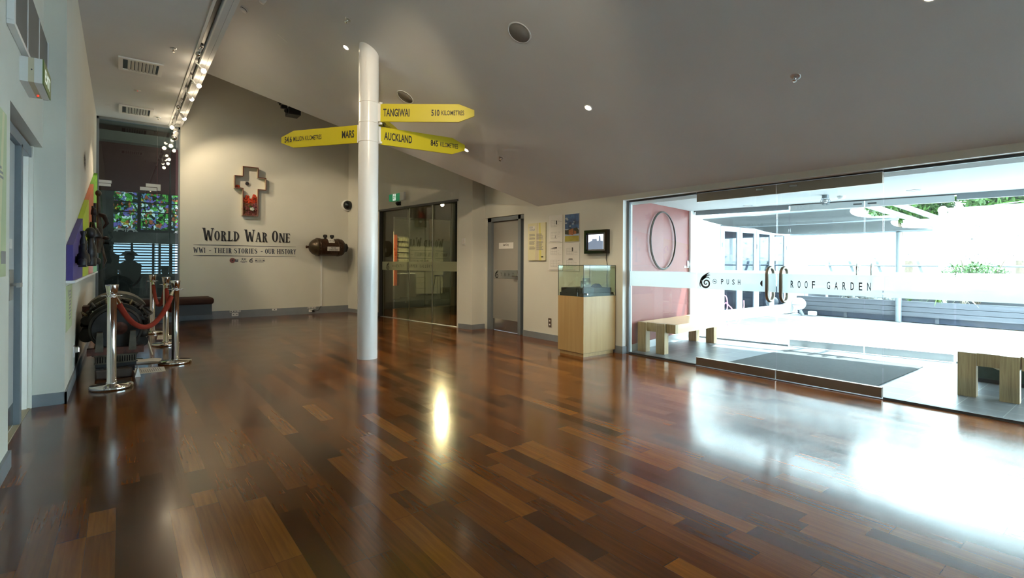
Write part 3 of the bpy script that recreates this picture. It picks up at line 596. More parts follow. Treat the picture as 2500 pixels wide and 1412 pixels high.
decal('figure_print', figure2(-.28, .1, .95)+figure2(.18, .0, .86), 'mural_dark', (0, 15.462, 0), EX, EZ, m)
decal('figure_print', figure2(.9, -.1, .7), 'mural_dark', (0, 15.462, 0), EX, EZ, m)
# bench under the glass
b = thing('bench', 'long wall bench with a dark brown cushion under the glass partition', 'bench', (.6, 12.2, 0))
MB().bbox((-.34, 11.86, .365), (1.52, 12.50, .50), .05, 4).build('seat_cushion', 'brown_fabric', b)
MB().box((-.34, 11.95, .15), (1.49, 12.50, .365)).build('base', 'bench_grey', b)
struct('trim_bench_plinth', MB().box((-.36, 12.3, 0), (.975, 12.53, .149)), 'plinth_grey')
# ------------------------------------------------------------------ column and its direction boards
CC = Vector((2.51, 6.26, 0)); CR = .125
c = thing('column', 'round white floor-to-ceiling column carrying yellow direction boards', 'column', CC); c['kind'] = 'thing'
mb = MB(); seg = 40; vs = []
for k in range(seg):
    t = 2*math.pi*k/seg; x, y = CC.x+CR*math.cos(t), CC.y+CR*math.sin(t); vs.append((x, y, 0)); vs.append((x, y, slope_z(x)))
mb.add(vs, [(2*k, 2*((k+1) % seg), 2*((k+1) % seg)+1, 2*k+1) for k in range(seg)], True); mb.build('shaft', 'gloss_white', c)
for z in (3.267, 3.009, 2.766):
    q = MB().lathe([(CR, -.005), (CR+.0035, -.004), (CR+.0035, .004), (CR, .005)], (CC.x, CC.y, z), seg=40).build('band', 'white_plastic', c)
    MB().box((CC.x+.10, CC.y-.115, z-.012), (CC.x+.135, CC.y-.075, z+.012)).build('band_clip', 'white_plastic', q)
RV, FV = Vector((_r.x, _r.y, 0)).normalized(), Vector((_f.x, _f.y, 0)).normalized()
def direction_board(dr, zc, texts, label, L=1.26, hh=.114, side=1, lit=True):
    """board reaching out from the column along dr; side tells which face carries the words"""
    dr = dr.normalized(); up = Vector((0, 0, 1)); base = CC+dr*(CR+.03)+Vector((0, 0, zc))
    t = thing('direction_sign', label, 'sign', CC+dr*CR+Vector((0, 0, zc)), group='yellow boards on the column')
    u = dr*side; n = u.cross(up)            # n looks at the reader
    out = [(0, -hh), (L-.20, -hh), (L, -hh*.34), (L, hh*.34), (L-.20, hh), (0, hh)]
    MB().prism([(side*a, b) for a, b in (out if side > 0 else out[::-1])], base-n*.012, u, up, .024).build('board', 'yellow_sign', t)
    MB().box((-.045, -.014, -hh), (.002, .018, hh)).v
    br = MB(); 
    a = base-dr*.05; br.prism([(0, -hh), (.05*side, -hh), (.05*side, hh), (0, hh)][::side], a-n*.006, u, up, .026); br.build('bracket', 'white_plastic', t)
    for txt, x0, x1, z0, z1 in texts:       # x runs from the column end; the words always read along u
        MB().flat(text2d(txt, x0 if side > 0 else -x1, z0, x1-x0, z1-z0, .026 if len(txt) < 9 else .012), base+n*.0135, u, up).build('lettering', 'black_vinyl', t)
    return t
direction_board(RV, 3.147, [('TANGIWAI', .035, .37, -.050, .052), ('510', .65, .755, -.040, .042), ('KILOMETRES', .78, 1.07, -.030, .032)], 'yellow direction board reading TANGIWAI 510 kilometres, upper board of the column', L=1.20)
direction_board((RV*1.055+FV*.69), 2.875, [('AUCKLAND', .045, .43, -.048, .056), ('845', .70, .81, -.040, .044), ('KILOMETRES', .845, 1.12, -.030, .034)], 'yellow direction board reading AUCKLAND 845 kilometres, under the TANGIWAI board', L=1.23)
direction_board((RV*-1.19+FV*.37), 2.885, [('54.6', 1.025, 1.145, -.040, .040), ('MILLION KILOMETRES', .55, 1.0, -.030, .032), ('MARS', .05, .235, -.045, .055)], 'yellow direction board reading MARS 54.6 million kilometres', L=1.20, side=-1)
direction_board((RV*.09+FV), 3.13, [('ANDROMEDA GALAXY', .06, .86, -.05, .05)], 'yellow direction board pointing away, mostly hidden behind the TANGIWAI board', L=1.15)
# ------------------------------------------------------------------ lamps, speakers and fittings on the ceilings
CN = Vector((-.61, 0, -1)).normalized()                      # out of the sloped ceiling
CU = Vector((0, 1, 0)); CV = CN.cross(CU).normalized()
rotC = Matrix((CU, CV, CN)).transposed()                     # local z looks out of the ceiling
def on_slope(x, y): return Vector((x, y, slope_z(x)))
def lathe_part(name, prof, mat, root, parent=None, seg=28):
    """lathe in the local axes of root"""
    mb = MB().lathe(prof, (0, 0, 0), seg=seg); m = world(root); mb.v = [m @ q for q in mb.v]
    return mb.build(name, mat, parent or root)
spk = thing('ceiling_speaker', 'large round grey ceiling speaker on the sloped ceiling between two downlights', 'speaker', on_slope(3.16, 3.98), rot=rotC, group='round ceiling speakers')
lathe_part('rim', [(.115, 0), (.115, .006), (.128, .006), (.130, 0)], 'ceiling_paint', spk); lathe_part('grille', [(.0, .004), (.115, .004), (.115, 0)], 'speaker_grey', spk)
place_copy(spk, on_slope(3.149, 6.53), 'round ceiling speaker half hidden above the TANGIWAI board')
dl = thing('downlight', 'lit recessed downlight beside the column top', 'downlight', on_slope(2.33, 6.59), rot=rotC, group='recessed downlights')
lathe_part('rim', [(.036, 0), (.036, .005), (.046, .005), (.048, 0)], 'white_plastic', dl); lathe_part('lamp', [(0, .003), (.034, .003), (.036, 0)], 'lamp_warm', dl)
DL = [(4.111, 3.939, 'lit downlight in the middle of the sloped ceiling, above the display case'), (4.144, 6.50, 'lit downlight just beyond the tip of the AUCKLAND board'), (4.116, .93, 'lit downlight nearest the glass doors, cut by the top of the view')]
for x, y, l in DL: place_copy(dl, on_slope(x, y), l)
sp = thing('sprinkler', 'sprinkler head high on the sloped ceiling above the column', 'sprinkler', on_slope(2.158, 6.04), rot=rotC, group='ceiling sprinklers')
lathe_part('rose', [(0, .004), (.02, .006), (.038, .004), (.04, 0)], 'alu', sp); lathe_part('nozzle', [(.012, .004), (.010, .03), (.004, .032), (.004, .045), (.018, .046), (.018, .05), (0, .05)], 'steel', sp)
place_copy(sp, on_slope(4.421, 5.98), 'sprinkler head low on the slope above the staff door')
place_copy(sp, on_slope(4.409, 1.877), 'sprinkler head on the slope above the double glass doors')
rotB = Matrix(((1, 0, 0), (0, -1, 0), (0, 0, -1)))
for x, y, l in ((.535, 7.96, 'sprinkler head beside the lit track on the flat ceiling'), (.57, 11.93, 'sprinkler head near the glass partition top')):
    c = copy_tree(sp); m = Matrix.Translation((x, y, 4.02)) @ rotB.to_4x4(); c.matrix_world = m; c['label'] = l
t = thing('motion_sensor', 'small flat ceiling sensor with a red light between two vents', 'sensor', (.211, 10.28, 4.02), rot=rotB)
lathe_part('housing', [(0, .008), (.03, .008), (.045, .003), (.048, 0)], 'white_plastic', t); lathe_part('light', [(0, .014), (.006, .013), (.008, .007)], 'led_red', t, seg=10)
t = thing('ceiling_ring', 'plain flat ring on the flat ceiling by the wall', 'cover', (-.179, 11.577, 4.02), rot=rotB); lathe_part('ring', [(.03, .002), (.045, .004), (.05, 0)], 'ceiling_paint', t)
t = thing('smoke_detector', 'white smoke detector high on the slope by the beam', 'detector', on_slope(1.319, 7.67), rot=rotC)
lathe_part('base', [(.055, 0), (.055, .012), (.05, .014)], 'white_plastic', t); lathe_part('sensor_head', [(.05, .014), (.046, .03), (.03, .04), (0, .04)], 'white_plastic', t); lathe_part('slot', [(.0495, .018), (.0505, .019), (.0485, .026)], 'black', t)
t = thing('ceiling_slot', 'thin white slot plate on the upper slope', 'plate', on_slope(1.79, 7.606))
mb = MB().box((-.075, -.008, 0), (.075, .008, .004)); q = Matrix((-CV, CU, CN)).transposed(); mb.v = [world(t) @ (q @ v) for v in mb.v]; mb.build('plate', 'white_paint', t)
t = thing('ceiling_spotlight', 'white fitting cut off at the top of the view above the slope', 'spotlight', on_slope(1.44, 7.05), rot=rotC)
lathe_part('housing', [(0, .07), (.035, .07), (.035, .0), (.03, 0)], 'white_plastic', t)
# vents
def vent(y0, y1, label):
    x0, x1 = -.035, .475
    t = thing('air_vent', label, 'vent', (.22, (y0+y1)/2, 4.02), group='vents in the flat ceiling')
    w = .05
    MB().box((x0, y0, 4.0), (x1, y0+w, 4.02)).box((x0, y1-w, 4.0), (x1, y1, 4.02)).box((x0, y0+w, 4.0), (x0+w, y1-w, 4.02)).box((x1-w, y0+w, 4.0), (x1, y1-w, 4.02)).build('frame', 'white_paint', t)
    MB().box((x0+w, y0+w, 4.017), (x1-w, y1-w, 4.0195)).build('backing', 'frame_dark', t)
    for i in range(8):
        x = x0+.12+i*.042; MB().box((x-.016, y0+w, 4.004), (x+.016, y1-w, 4.008), Matrix.Rotation(.45, 3, 'Y')).build('louvre', 'white_paint', t)
    return t
vent(8.70, 9.26, 'louvred ceiling vent over the stanchions'); vent(11.37, 11.97, 'louvred ceiling vent close to the glass partition')
# lighting track and its lamps
struct('trim_light_track', MB().box((.815, -4, 4.06), (.85, YE-.1, 4.10)), 'frame_dark')
AIM = {}
def track_head(loc, aim, label, on=True, power=0, spot=40, big=False):
    loc = Vector(loc); d = (Vector(aim)-loc).normalized(); r = .034 if not big else .06; ln = .12 if not big else .14
    t = thing('track_spotlight', label, 'spotlight', loc, group='track spotlights')
    MB().box((.817, loc.y-.05, 4.04), (.849, loc.y+.05, 4.062)).cyl((.833, loc.y, 4.04), (.833, loc.y, loc.z+.07), .012).tube([(.833, loc.y, loc.z+.07), ((.833+loc.x)/2, loc.y, loc.z+.05), loc-d*.02], .010, 8).build('stem', 'white_plastic', t)
    b = loc-d*ln*.5; f = loc+d*ln*.5
    MB().cyl(b, b+d*ln*.35, r*.55, r*.6).cyl(b+d*ln*.35, f-d*.012, r*.6, r*(1.0 if 'viewpoint' in label or big else .8), cap=False).build('housing', 'white_plastic', t)
    k_ = .075 if 'viewpoint' in label else .018
    (MB().cyl(f-d*k_, f-d*(k_-.004), r*.68) if k_ > .05 else MB().sphere(f-d*.008, r*.98, 14, 10)).build('lamp', 'lamp_warm' if on else 'steel', t)
    if power:
        q = light('track_lamp_light', 'SPOT', f+d*.03, power, WARM, aim, spot_size=math.radians(spot), spot_blend=.5, shadow_soft_size=.03)
        if 'viewpoint' not in label: light('track_fill', 'POINT', f+d*.06-Vector((0, 0, .06)), 1.3, WARM, shadow_soft_size=.04)  # extra point light added by each lit head to brighten the ceiling
    return t
TR = [((.90, 2.70, 3.95), (2.7, 6.2, 2.7), 'track spotlight over the viewpoint, aimed at the direction boards', 1, 150, 42),
      ((.90, 1.20, 3.95), (4.6, 7.4, 1.3), 'track spotlight farthest back over the viewpoint', 1, 60, 60),
      ((.90, 8.35, 3.95), (2.4, 5.2, 1.4), 'lit track spotlight closest along the track', 1, 60, 62),
      ((.90, 9.06, 3.93), (5.42, 5.6, 1.6), 'second lit track spotlight along the track', 1, 90, 40),
      ((.88, 9.75, 3.92), (3.95, 12.5, 1.5), 'third lit track spotlight, aimed at the brown capsule', 1, 75, 52),
      ((.90, 11.14, 3.92), (2.35, 12.52, 2.3), 'fourth lit track spotlight, aimed at the cross', 1, 48, 95),
      ((.80, 11.80, 3.86), (-.35, 10.2, 1.9), 'lit track spotlight near the glass partition, aimed at the metal sculptures', 1, 70, 50),
      ((.86, 12.05, 3.74), (-.2, 11.2, 1.0), 'white box spotlight hanging lowest on the track', 0, 0, 0),
      ((.88, 12.22, 3.86), (-.2, 10.6, 1.0), 'last lit spotlight against the glass partition', 1, 40, 45),
      ((.80, 7.75, 3.96), (.5, 6.5, 3.0), 'unlit track spotlight before the first lit one', 0, 0, 0),
      ((.80, 10.55, 3.95), (.4, 9.5, 3.0), 'unlit track spotlight among the lit ones', 0, 0, 0)]
for loc, aim, lab, on, pw, sz in TR: track_head(loc, aim, lab, on, pw, sz, big='box' in lab)
for (x, y) in [(2.33, 6.59)]+[(a[0], a[1]) for a in DL]:
    q = on_slope(x, y)+CN*.03; light('downlight_light', 'SPOT', q, 34 if x < 3 else 58, (1, .82, .54), q+Vector((0, 0, -1)), spot_size=math.radians(115), spot_blend=.7, shadow_soft_size=.035)
# projector hanging beyond the slope
t = thing('projector', 'black projector hanging beyond the sloped ceiling edge', 'projector', (2.9, 11.5, 4.5))
MB().bbox((2.80, 11.35, 4.37), (3.05, 11.65, 4.53), .015).build('body', 'black', t)
MB().box((2.62, 11.47, 4.60), (3.1, 11.53, 4.63)).cyl((2.66, 11.5, 4.56), (2.66, 11.5, 6.0), .018).box((2.68, 11.46, 4.50), (2.80, 11.54, 4.57)).cyl((2.9, 11.5, 4.53), (2.9, 11.5, 4.62), .015).build('mount', 'black', t)
MB().cyl((2.80, 11.45, 4.45), (2.755, 11.42, 4.44), .045, .04).build('lens', 'black_gloss', t)
# ------------------------------------------------------------------ end wall: cross, lettering, capsule
YW = YE
cr = thing('memorial_cross', 'open cross-shaped box with thin brown edges and poppies in its foot', 'cross', (2.27, YW, 2.78))
X0, X1, X2, X3 = 1.955, 2.115, 2.43, 2.59; Z0, Z1, Z2, Z3 = 2.25, 2.84, 3.12, 3.335
outl = [(X1, Z0), (X2, Z0), (X2, Z1), (X3, Z1), (X3, Z2), (X2, Z2), (X2, Z3), (X1, Z3), (X1, Z2), (X0, Z2), (X0, Z1), (X1, Z1)]
def inset(p, d):
    out = []; n = len(p)
    for i in range(n):
        a, b, c_ = Vector(p[i-1]), Vector(p[i]), Vector(p[(i+1) % n]); e1 = (b-a).normalized(); e2 = (c_-b).normalized()
        n1, n2 = Vector((-e1.y, e1.x)), Vector((-e2.y, e2.x)); out.append(tuple(b+(n1+n2)*d))
    return out
D = .13
inn = inset(outl, .012); n = len(outl); mb = MB()
def ringwall(y0, y1, a, b, mb):
    n = len(a); vs = [(x, y0, z) for x, z in a]+[(x, y1, z) for x, z in a]+[(x, y0, z) for x, z in b]+[(x, y1, z) for x, z in b]
    for i in range(n):
        j = (i+1) % n; mb.add([vs[i], vs[j], vs[n+j], vs[n+i]], [(0, 1, 2, 3)]); mb.add([vs[2*n+i], vs[2*n+j], vs[3*n+j], vs[3*n+i]], [(3, 2, 1, 0)])
        mb.add([vs[i], vs[j], vs[2*n+j], vs[2*n+i]], [(3, 2, 1, 0)]); mb.add([vs[n+i], vs[n+j], vs[3*n+j], vs[3*n+i]], [(0, 1, 2, 3)])
    return mb
ringwall(YW-D, YW-.002, outl, inn, mb).build('box_side', 'cream', cr)
ringwall(YW-D-.012, YW-D, outl, inset(outl, .016), MB()).build('front_edge', 'oxblood', cr)
MB().prism(inn, (0, YW-.004, 0), EX, EZ, .004).build('back_panel', 'wall_paint', cr)
MB().box((X1+.012, YW-D+.005, Z0+.012), (X2-.012, YW-D+.008, 2.54)).build('glass_front', 'clear_glass', cr)
def poppy(x, y, z, r, mat, lab, grp='poppies in the cross'):
    t = thing('poppy', lab, 'flower', (x, y, z), group=grp); mb = MB()
    for k in range(4):
        a = math.pi/2*k+random.random(); mb.sphere((x+r*.4*math.cos(a), y+(k % 2)*.006, z+r*.4*math.sin(a)), r*.72, 10, 6, (1, .35, 1))
    mb.build('petals', mat, t); MB().sphere((x, y-.016, z), r*.25, 8, 5).build('heart', 'black', t); return t
lab_r = 'red poppy heaped on top of the others in the foot of the cross'; lab_p = 'faded purple-red poppy packed behind glass in the foot of the cross'
gx = [2.16, 2.215, 2.27, 2.325, 2.385]
for j, z in enumerate((2.29, 2.345, 2.40, 2.455, 2.51)):
    for i, x in enumerate(gx): poppy(x+random.uniform(-.015, .015), YW-.075+random.uniform(-.02, .02), z+random.uniform(-.012, .012), .036, 'poppy_purple', lab_p, 'faded poppies in the foot of the cross')
for j, (z, m_) in enumerate(((2.565, 5), (2.615, 5), (2.66, 3))):
    for i in range(m_):
        x = gx[i] if m_ == 5 else (2.22, 2.34, 2.375)[i]; poppy(x+random.uniform(-.012, .012), YW-.08+random.uniform(-.025, .02), z+random.uniform(-.01, .012), .04, 'poppy_red', lab_r, 'red poppies heaped in the cross')
poppy(2.36, YW-.07, 2.705, .036, 'poppy_red', 'single red poppy topping the heap in the cross', 'red poppies heaped in the cross')
poppy(2.025, YW-.07, 2.875, .045, 'poppy_red', 'red poppy lying in the arm of the cross')
t = thing('white_poppy', 'white flower with a green leaf among the purple poppies', 'flower', (2.31, YW-.12, 2.40)); mb = MB()
for k in range(5): a = k*1.256; mb.sphere((2.31+.028*math.cos(a), YW-.115, 2.405+.022*math.sin(a)), .022, 8, 5, (1, .3, .8))
mb.build('petals', 'paper', t); MB().sphere((2.275, YW-.11, 2.455), .03, 8, 5, (1.1, .2, .7)).build('leaf', 'leaf_green', t)
t = thing('black_button', 'small dark disc fixed inside the top of the cross', 'disc', (2.22, YW-.03, 2.97)); MB().cyl((2.22, YW, 2.97), (2.22, YW-.05, 2.97), .034).build('disc', 'black', t); MB().lathe([(.034, 0), (.036, .01), (.04, 0)], (2.22, YW-.052, 2.97), 'Y').build('rim', 'oxblood', t)
def wall_decal(name, label, cat, polys, mat, y=.003, extra=None):
    o = decal(name, polys, mat, (0, YW-y, 0), EX, EZ); return tag(o, label, cat)
def dz(ps, dx, dz_): return [([(a+dx, b+dz_) for a, b in vs], fs) for vs, fs in ps]
T1 = serif_text('World War One', 1.365, 1.69, 1.77, .262, .80, .07)
t = thing('wall_title', 'large black wall lettering WORLD WAR ONE', 'lettering', (2.25, YW, 1.8))
decal('lettering', T1, 'black_vinyl', (0, YW-.004, 0), EX, EZ, t); decal('drop_shadow', dz(T1, .012, -.014), 'grey_vinyl', (0, YW-.002, 0), EX, EZ, t)
t = thing('wall_subtitle', 'smaller wall lettering WW1 their stories our history between two rules', 'lettering', (2.25, YW, 1.48))
decal('lettering', serif_text('WW1', 1.21, 1.418, .225, .112, 1, .05)+[rect2(1.50, 1.462, 1.54, 1.474)]+serif_text('THEIR STORIES', 1.59, 1.418, .85, .112, 1, .07)+[rect2(2.51, 1.462, 2.55, 1.474)]+serif_text('OUR', 2.60, 1.418, .205, .112, 1, .06)+serif_text('HISTORY', 2.85, 1.418, .42, .112, 1, .07), 'navy_vinyl', (0, YW-.004, 0), EX, EZ, t)
def rule(z): return ribbon([(1.215, z), (1.35, z-.002), (1.7, z+.001), (2.2, z-.002), (2.8, z+.001), (3.26, z)], [.004, .014, .013, .012, .011, .004])
decal('rule', [rule(1.588)], 'navy_vinyl', (0, YW-.004, 0), EX, EZ, t); decal('rule', [rule(1.362)], 'navy_vinyl', (0, YW-.004, 0), EX, EZ, t)
t = thing('poppy_emblem', 'round red poppy emblem with a dark tab below the subtitle', 'emblem', (1.96, YW, 1.262)); decal('petals', [disc2(1.945, 1.262, .055)], 'red_paint', (0, YW-.003, 0), EX, EZ, t); decal('heart', [disc2(1.945, 1.262, .016)], 'black_vinyl', (0, YW-.004, 0), EX, EZ, t); decal('tab', [rect2(1.998, 1.235, 2.058, 1.29)], 'navy_vinyl', (0, YW-.003, 0), EX, EZ, t); decal('tab_print', [rect2(2.005, 1.262, 2.05, 1.268), ribbon([(2.01, 1.272), (2.03, 1.28), (2.048, 1.284)], [.006, .01, .004])], 'paper', (0, YW-.0045, 0), EX, EZ, t)
wall_decal('figures_emblem', 'emblem of two stick figures over a bar below the subtitle', 'emblem', [f for x in (2.145, 2.19) for f in (disc2(x, 1.308, .006), ribbon([(x-.03, 1.296), (x+.03, 1.296)], [.007, .007]), ribbon([(x, 1.302), (x-.005, 1.28), (x-.026, 1.256)], [.008, .008, .006]), ribbon([(x, 1.29), (x+.008, 1.275), (x+.026, 1.256)], [.008, .008, .006]))]+[rect2(2.10, 1.228, 2.235, 1.241)]+text_lines(2.125, 2.215, 1.21, 1.22, 1), 'navy_vinyl')
wall_decal('museum_emblem', 'fern spiral emblem with the words provincial MUSEUM below the subtitle', 'emblem', koru(2.275, 1.215, .105)+text2d('Nelson Provincial', 2.40, 1.295, .19, .018)+text2d('MUSEUM', 2.40, 1.238, .19, .045, .008)+text_lines(2.40, 2.59, 1.217, 1.226, 1), 'navy_vinyl')
# capsule
cp = thing('metal_capsule', 'brown studded barrel-shaped capsule mounted on the end wall', 'capsule', (3.93, YW-.2, 1.59))
cyc, czc, rb = YW-.26, 1.59, .205
MB().lathe([(0, -.33), (rb*.98, -.33), (rb, -.32), (rb, .22), (rb*.97, .23), (rb*.95, .27), (0, .27)], (3.98, cyc, czc), 'X', 36).build('body', 'capsule_brown', cp)
MB().lathe([(0, -.50), (.05, -.495), (.10, -.475), (.15, -.43), (.185, -.375), (.205, -.33), (.215, -.33), (.215, -.31), (.2, -.31)], (3.98, cyc, czc), 'X', 36).build('dome', 'capsule_dome', cp)
MB().lathe([(0, -.56), (.03, -.56), (.032, -.53), (.022, -.52), (.022, -.49)], (3.98, cyc, czc), 'X', 18).build('end_knob', 'capsule_brown', cp)
MB().lathe([(.19, .27), (.17, .30), (.15, .30), (.13, .33), (.10, .33), (.10, .39), (.085, .40), (.05, .41), (.03, .43), (0, .43)], (3.98, cyc, czc), 'X', 28).build('end_cap', 'engine_black', cp)
mb = MB()
for k in range(20):
    a = 2*math.pi*k/20
    for x in (3.69, 4.17): mb.sphere((x, cyc+.206*math.cos(a), czc+.206*math.sin(a)), .012, 6, 4)
mb.build('studs', 'capsule_dome', cp)['kind'] = 'stuff'
MB().lathe([(.205, -.02), (.213, -.015), (.213, .015), (.205, .02)], (3.72, cyc, czc), 'X', 36).build('hoop', 'capsule_brown', cp); MB().lathe([(.205, -.02), (.213, -.015), (.213, .015), (.205, .02)], (4.14, cyc, czc), 'X', 36).build('hoop', 'capsule_brown', cp)
for x in (3.86, 4.02):
    mb = MB().cyl((x, cyc, czc+.20), (x, cyc, czc+.235), .028)
    mb.lathe([(.0, .235), (.045, .235), (.05, .25), (.05, .285), (.035, .30), (0, .30)], (x, cyc, czc), 'Z', 8, False).build('filler_cap', 'black', cp)
def cyl_patch(x0, x1, a0, a1, r):
    mb = MB(); vs = []
    for i in range(9):
        a = math.radians(a0+(a1-a0)*i/8); vs += [(x0, cyc-r*math.cos(a), czc+r*math.sin(a)), (x1, cyc-r*math.cos(a), czc+r*math.sin(a))]
    return mb.add(vs, [(2*i, 2*i+1, 2*i+3, 2*i+2) for i in range(8)], True)
p1 = cyl_patch(3.89, 4.03, 30, 78, .2085).build('year_plate', 'paper', cp)
aa = math.radians(44); MB().flat(text2d('1915', -.055, -.026, .11, .052, .008), (3.96, cyc-.2135*math.cos(aa), czc+.2135*math.sin(aa)), EX, (0, math.sin(aa), math.cos(aa))).build('lettering', 'black_vinyl', p1)
MB().box((3.85, cyc-.215, 1.50), (4.13, cyc-.20, 1.60)).build('name_plate', 'paper', cp)
decal('lettering', text2d('THE END', 3.93, 1.555, .12, .032, .01)+text2d('OF INNOCENCE', 3.885, 1.512, .21, .032, .01), 'black_vinyl', (0, cyc-.216, 0), EX, EZ, cp)
MB().box((3.80, cyc+.15, 1.5), (4.10, YW-.002, 1.68)).build('wall_bracket', 'engine_black', cp)
simple('cable_cover', MB().box((3.835, YW-.018, .165), (3.872, YW, 1.42)), 'white_paint', 'white vertical cable cover running down the wall below the capsule', 'conduit')
def outlet(x, z, w, h, lab, two=False, n=2, y=YW-.02):
    t = thing('wall_outlet', lab, 'socket', (x, y, z), group='outlets along the end wall baseboard')
    MB().box((x-w/2, y-.012, z-h/2), (x+w/2, y, z+h/2)).build('plate', 'white_plastic', t)
    for k in range(n): cx = x-w/2+w*(k+.5)/n; MB().box((cx-.012, y-.0135, z-.008), (cx+.012, y-.012, z+.008)).build('socket_hole', 'frame_dark', t)
    return t
outlet(1.945, .148, .10, .045, 'small outlet of the pair nearer the bench, over the larger plate'); outlet(2.055, .148, .10, .045, 'small outlet of the pair farther from the bench, over the larger plate'); outlet(2.0, .075, .13, .07, 'larger outlet plate under the pair near the bench')
outlet(2.80, .142, .10, .04, 'lone small outlet midway along the end wall baseboard', n=1); outlet(3.58, .14, .09, .04, 'small outlet nearer the bench in the pair below the capsule'); outlet(3.68, .14, .09, .04, 'small outlet nearer the cable cover in the pair below the capsule'); outlet(3.61, .075, .10, .06, 'larger outlet with a black plug below the capsule', n=1)
t = thing('power_cord', 'black plug and cord rising to the cable cover below the capsule', 'cord', (3.68, YW-.05, .07)); MB().bbox((3.63, YW-.075, .05), (3.68, YW-.032, .095), .01).build('plug', 'black', t); MB().tube([(3.68, YW-.05, .07), (3.74, YW-.05, .065), (3.79, YW-.045, .09), (3.815, YW-.04, .14), (3.85, YW-.02, .175)], .006, 8).build('cable', 'black', t)
# dome camera in the corner
t = thing('dome_camera', 'white and smoked dome security camera on the end wall corner', 'camera', (4.50, YW-.1, 2.65))
MB().lathe([(.0, 0), (.15, 0), (.15, .05), (.135, .07)], (4.50, YW-.0, 2.65), 'Y').v
def ylathe(prof, c, mat, nm, root, seg=28):
    mb = MB().lathe(prof, (0, 0, 0), 'Y', seg); mb.v = [Vector((c[0]+q.x, c[1]-q.y, c[2]+q.z)) for q in mb.v]; mb.f = [tuple(reversed(f)) for f in mb.f]; return mb.build(nm, mat, root)
ylathe([(0, 0), (.135, 0), (.14, .03), (.13, .09), (.115, .10)], (4.46, YW, 2.65), 'white_plastic', 'base', t); ylathe([(.118, .095), (.11, .14), (.085, .18), (.045, .205), (0, .212)], (4.46, YW, 2.65), 'black_gloss', 'dome', t)
# door frame in the short return wall
struct('trim_return_frame', gbox(.42, .50, .0, 2.62, 0, .012).box((0, 0, -1), (.001, .001, -.999)), 'wall_paint')
# exit sign and sensor over the gallery doors
t = thing('exit_sign', 'green running-man exit sign over the gallery doors', 'sign', gp(2.0, 2.66, 0))
gbox(2.42, 2.58, 2.575, 2.745, 0, .05).build('housing', 'white_plastic', t); fp = gbox(1.98, 2.42, 2.585, 2.735, 0, .045).build('face', 'exit_green', t)
decal('running_figure', [rect2(.0, .0, .115, .145), ], 'exit_white', gp(2.14, 2.588, .0465), GD, EZ, fp)
decal('running_man', [disc2(.07, .125, .012), ribbon([(.065, .11), (.05, .075), (.06, .045), (.045, .01)], [.025, .028, .02, .012]), ribbon([(.05, .07), (.03, .05), (.012, .045)], [.02, .016, .01]), ribbon([(.08, .10), (.1, .085), (.105, .065)], [.012, .012, .01]), ribbon([(.055, .105), (.03, .1), (.022, .08)], [.012, .012, .01])], 'exit_green', gp(2.14, 2.588, .0485), GD, EZ, fp)
t = thing('door_sensor', 'small black motion sensor under the exit sign', 'sensor', gp(2.33, 2.52, 0)); gbox(2.26, 2.40, 2.475, 2.56, 0, .02).build('base', 'black', t)
q = gp(2.33, 2.518, .04); MB().sphere(q, .05, 14, 10, (1, 1, .9)).build('eye', 'black_gloss', t)
# light switch on the pier front
t = thing('light_switch', 'white light switch on the white pier beside the gallery doors', 'switch', (5.07, 8.04, 1.63))
pd = Vector((5.136-5.05, 7.835-8.165, 0)).normalized(); pn = Vector((pd.y, -pd.x, 0)); pn = -pn if pn.x > 0 else pn; pb = Vector((5.05, 8.165, 0))+pd*.13
MB().prism([(-.035, -.06), (.035, -.06), (.035, .06), (-.035, .06)], pb+Vector((0, 0, 1.63)), pd, EZ, .014 if pd.cross(Vector(EZ)).dot(pn) > 0 else -.014).build('plate', 'white_plastic', t)
MB().prism([(-.015, -.03), (.015, -.03), (.015, .03), (-.015, .03)], pb+pn*.014+Vector((0, 0, 1.63)), pd, EZ, .005 if pd.cross(Vector(EZ)).dot(pn) > 0 else -.005).build('rocker', 'paper', t)
# ------------------------------------------------------------------ staff wall: boards, photos, screen
def wall_board(name, label, cat, y0, y1, z0, z1, mat, depth=.012, group=None):
    t = thing(name, label, cat, (XR, (y0+y1)/2, z0), group=group); MB().box((XR-depth, y1, z0), (XR, y0, z1)).build('board', mat, t); return t
def wd(name, polys, mat, y, z, parent, off): return decal(name, polys, mat, (XR-off, y, z), NY, EZ, parent)
t = wall_board('info_board', 'yellow-green information board titled BIGGER OR SMALLER beside the staff door', 'board', 6.54, 6.10, 1.275, 1.89, 'paper_warm', .02)
wd('stripe', [poly2([(.18, 0), (.27, 0), (.26, .615), (.225, .615)])], 'cream', 6.54, 1.275, t, .0205); wd('stripe', [poly2([(.29, 0), (.345, 0), (.315, .615), (.285, .615)])], 'stripe_yellow', 6.54, 1.275, t, .0205)
wd('title_patch', [rect2(.035, .49, .18, .57)], 'paper', 6.54, 1.275, t, .021)
wd('lettering', text2d('BIGGER', .04, .532, .085, .032, .02)+text2d('OR SMALLER', .04, .493, .14, .032, .02)+text_lines(.035, .2, .40, .44, 3)+text_lines(.035, .2, .345, .385, 3)+text_lines(.035, .2, .26, .32, 4)+text_lines(.035, .2, .18, .235, 3)+text_lines(.22, .39, .34, .44, 6)+text_lines(.22, .39, .17, .32, 9), 'print_grey', 6.54, 1.275, t, .0215)
wd('logo', [disc2(.345, .06, .012)]+text2d('mark', .36, .05, .0001, .0001)[:0]+[rect2(.36, .05, .39, .07)], 'black_vinyl', 6.54, 1.275, t, .0215)
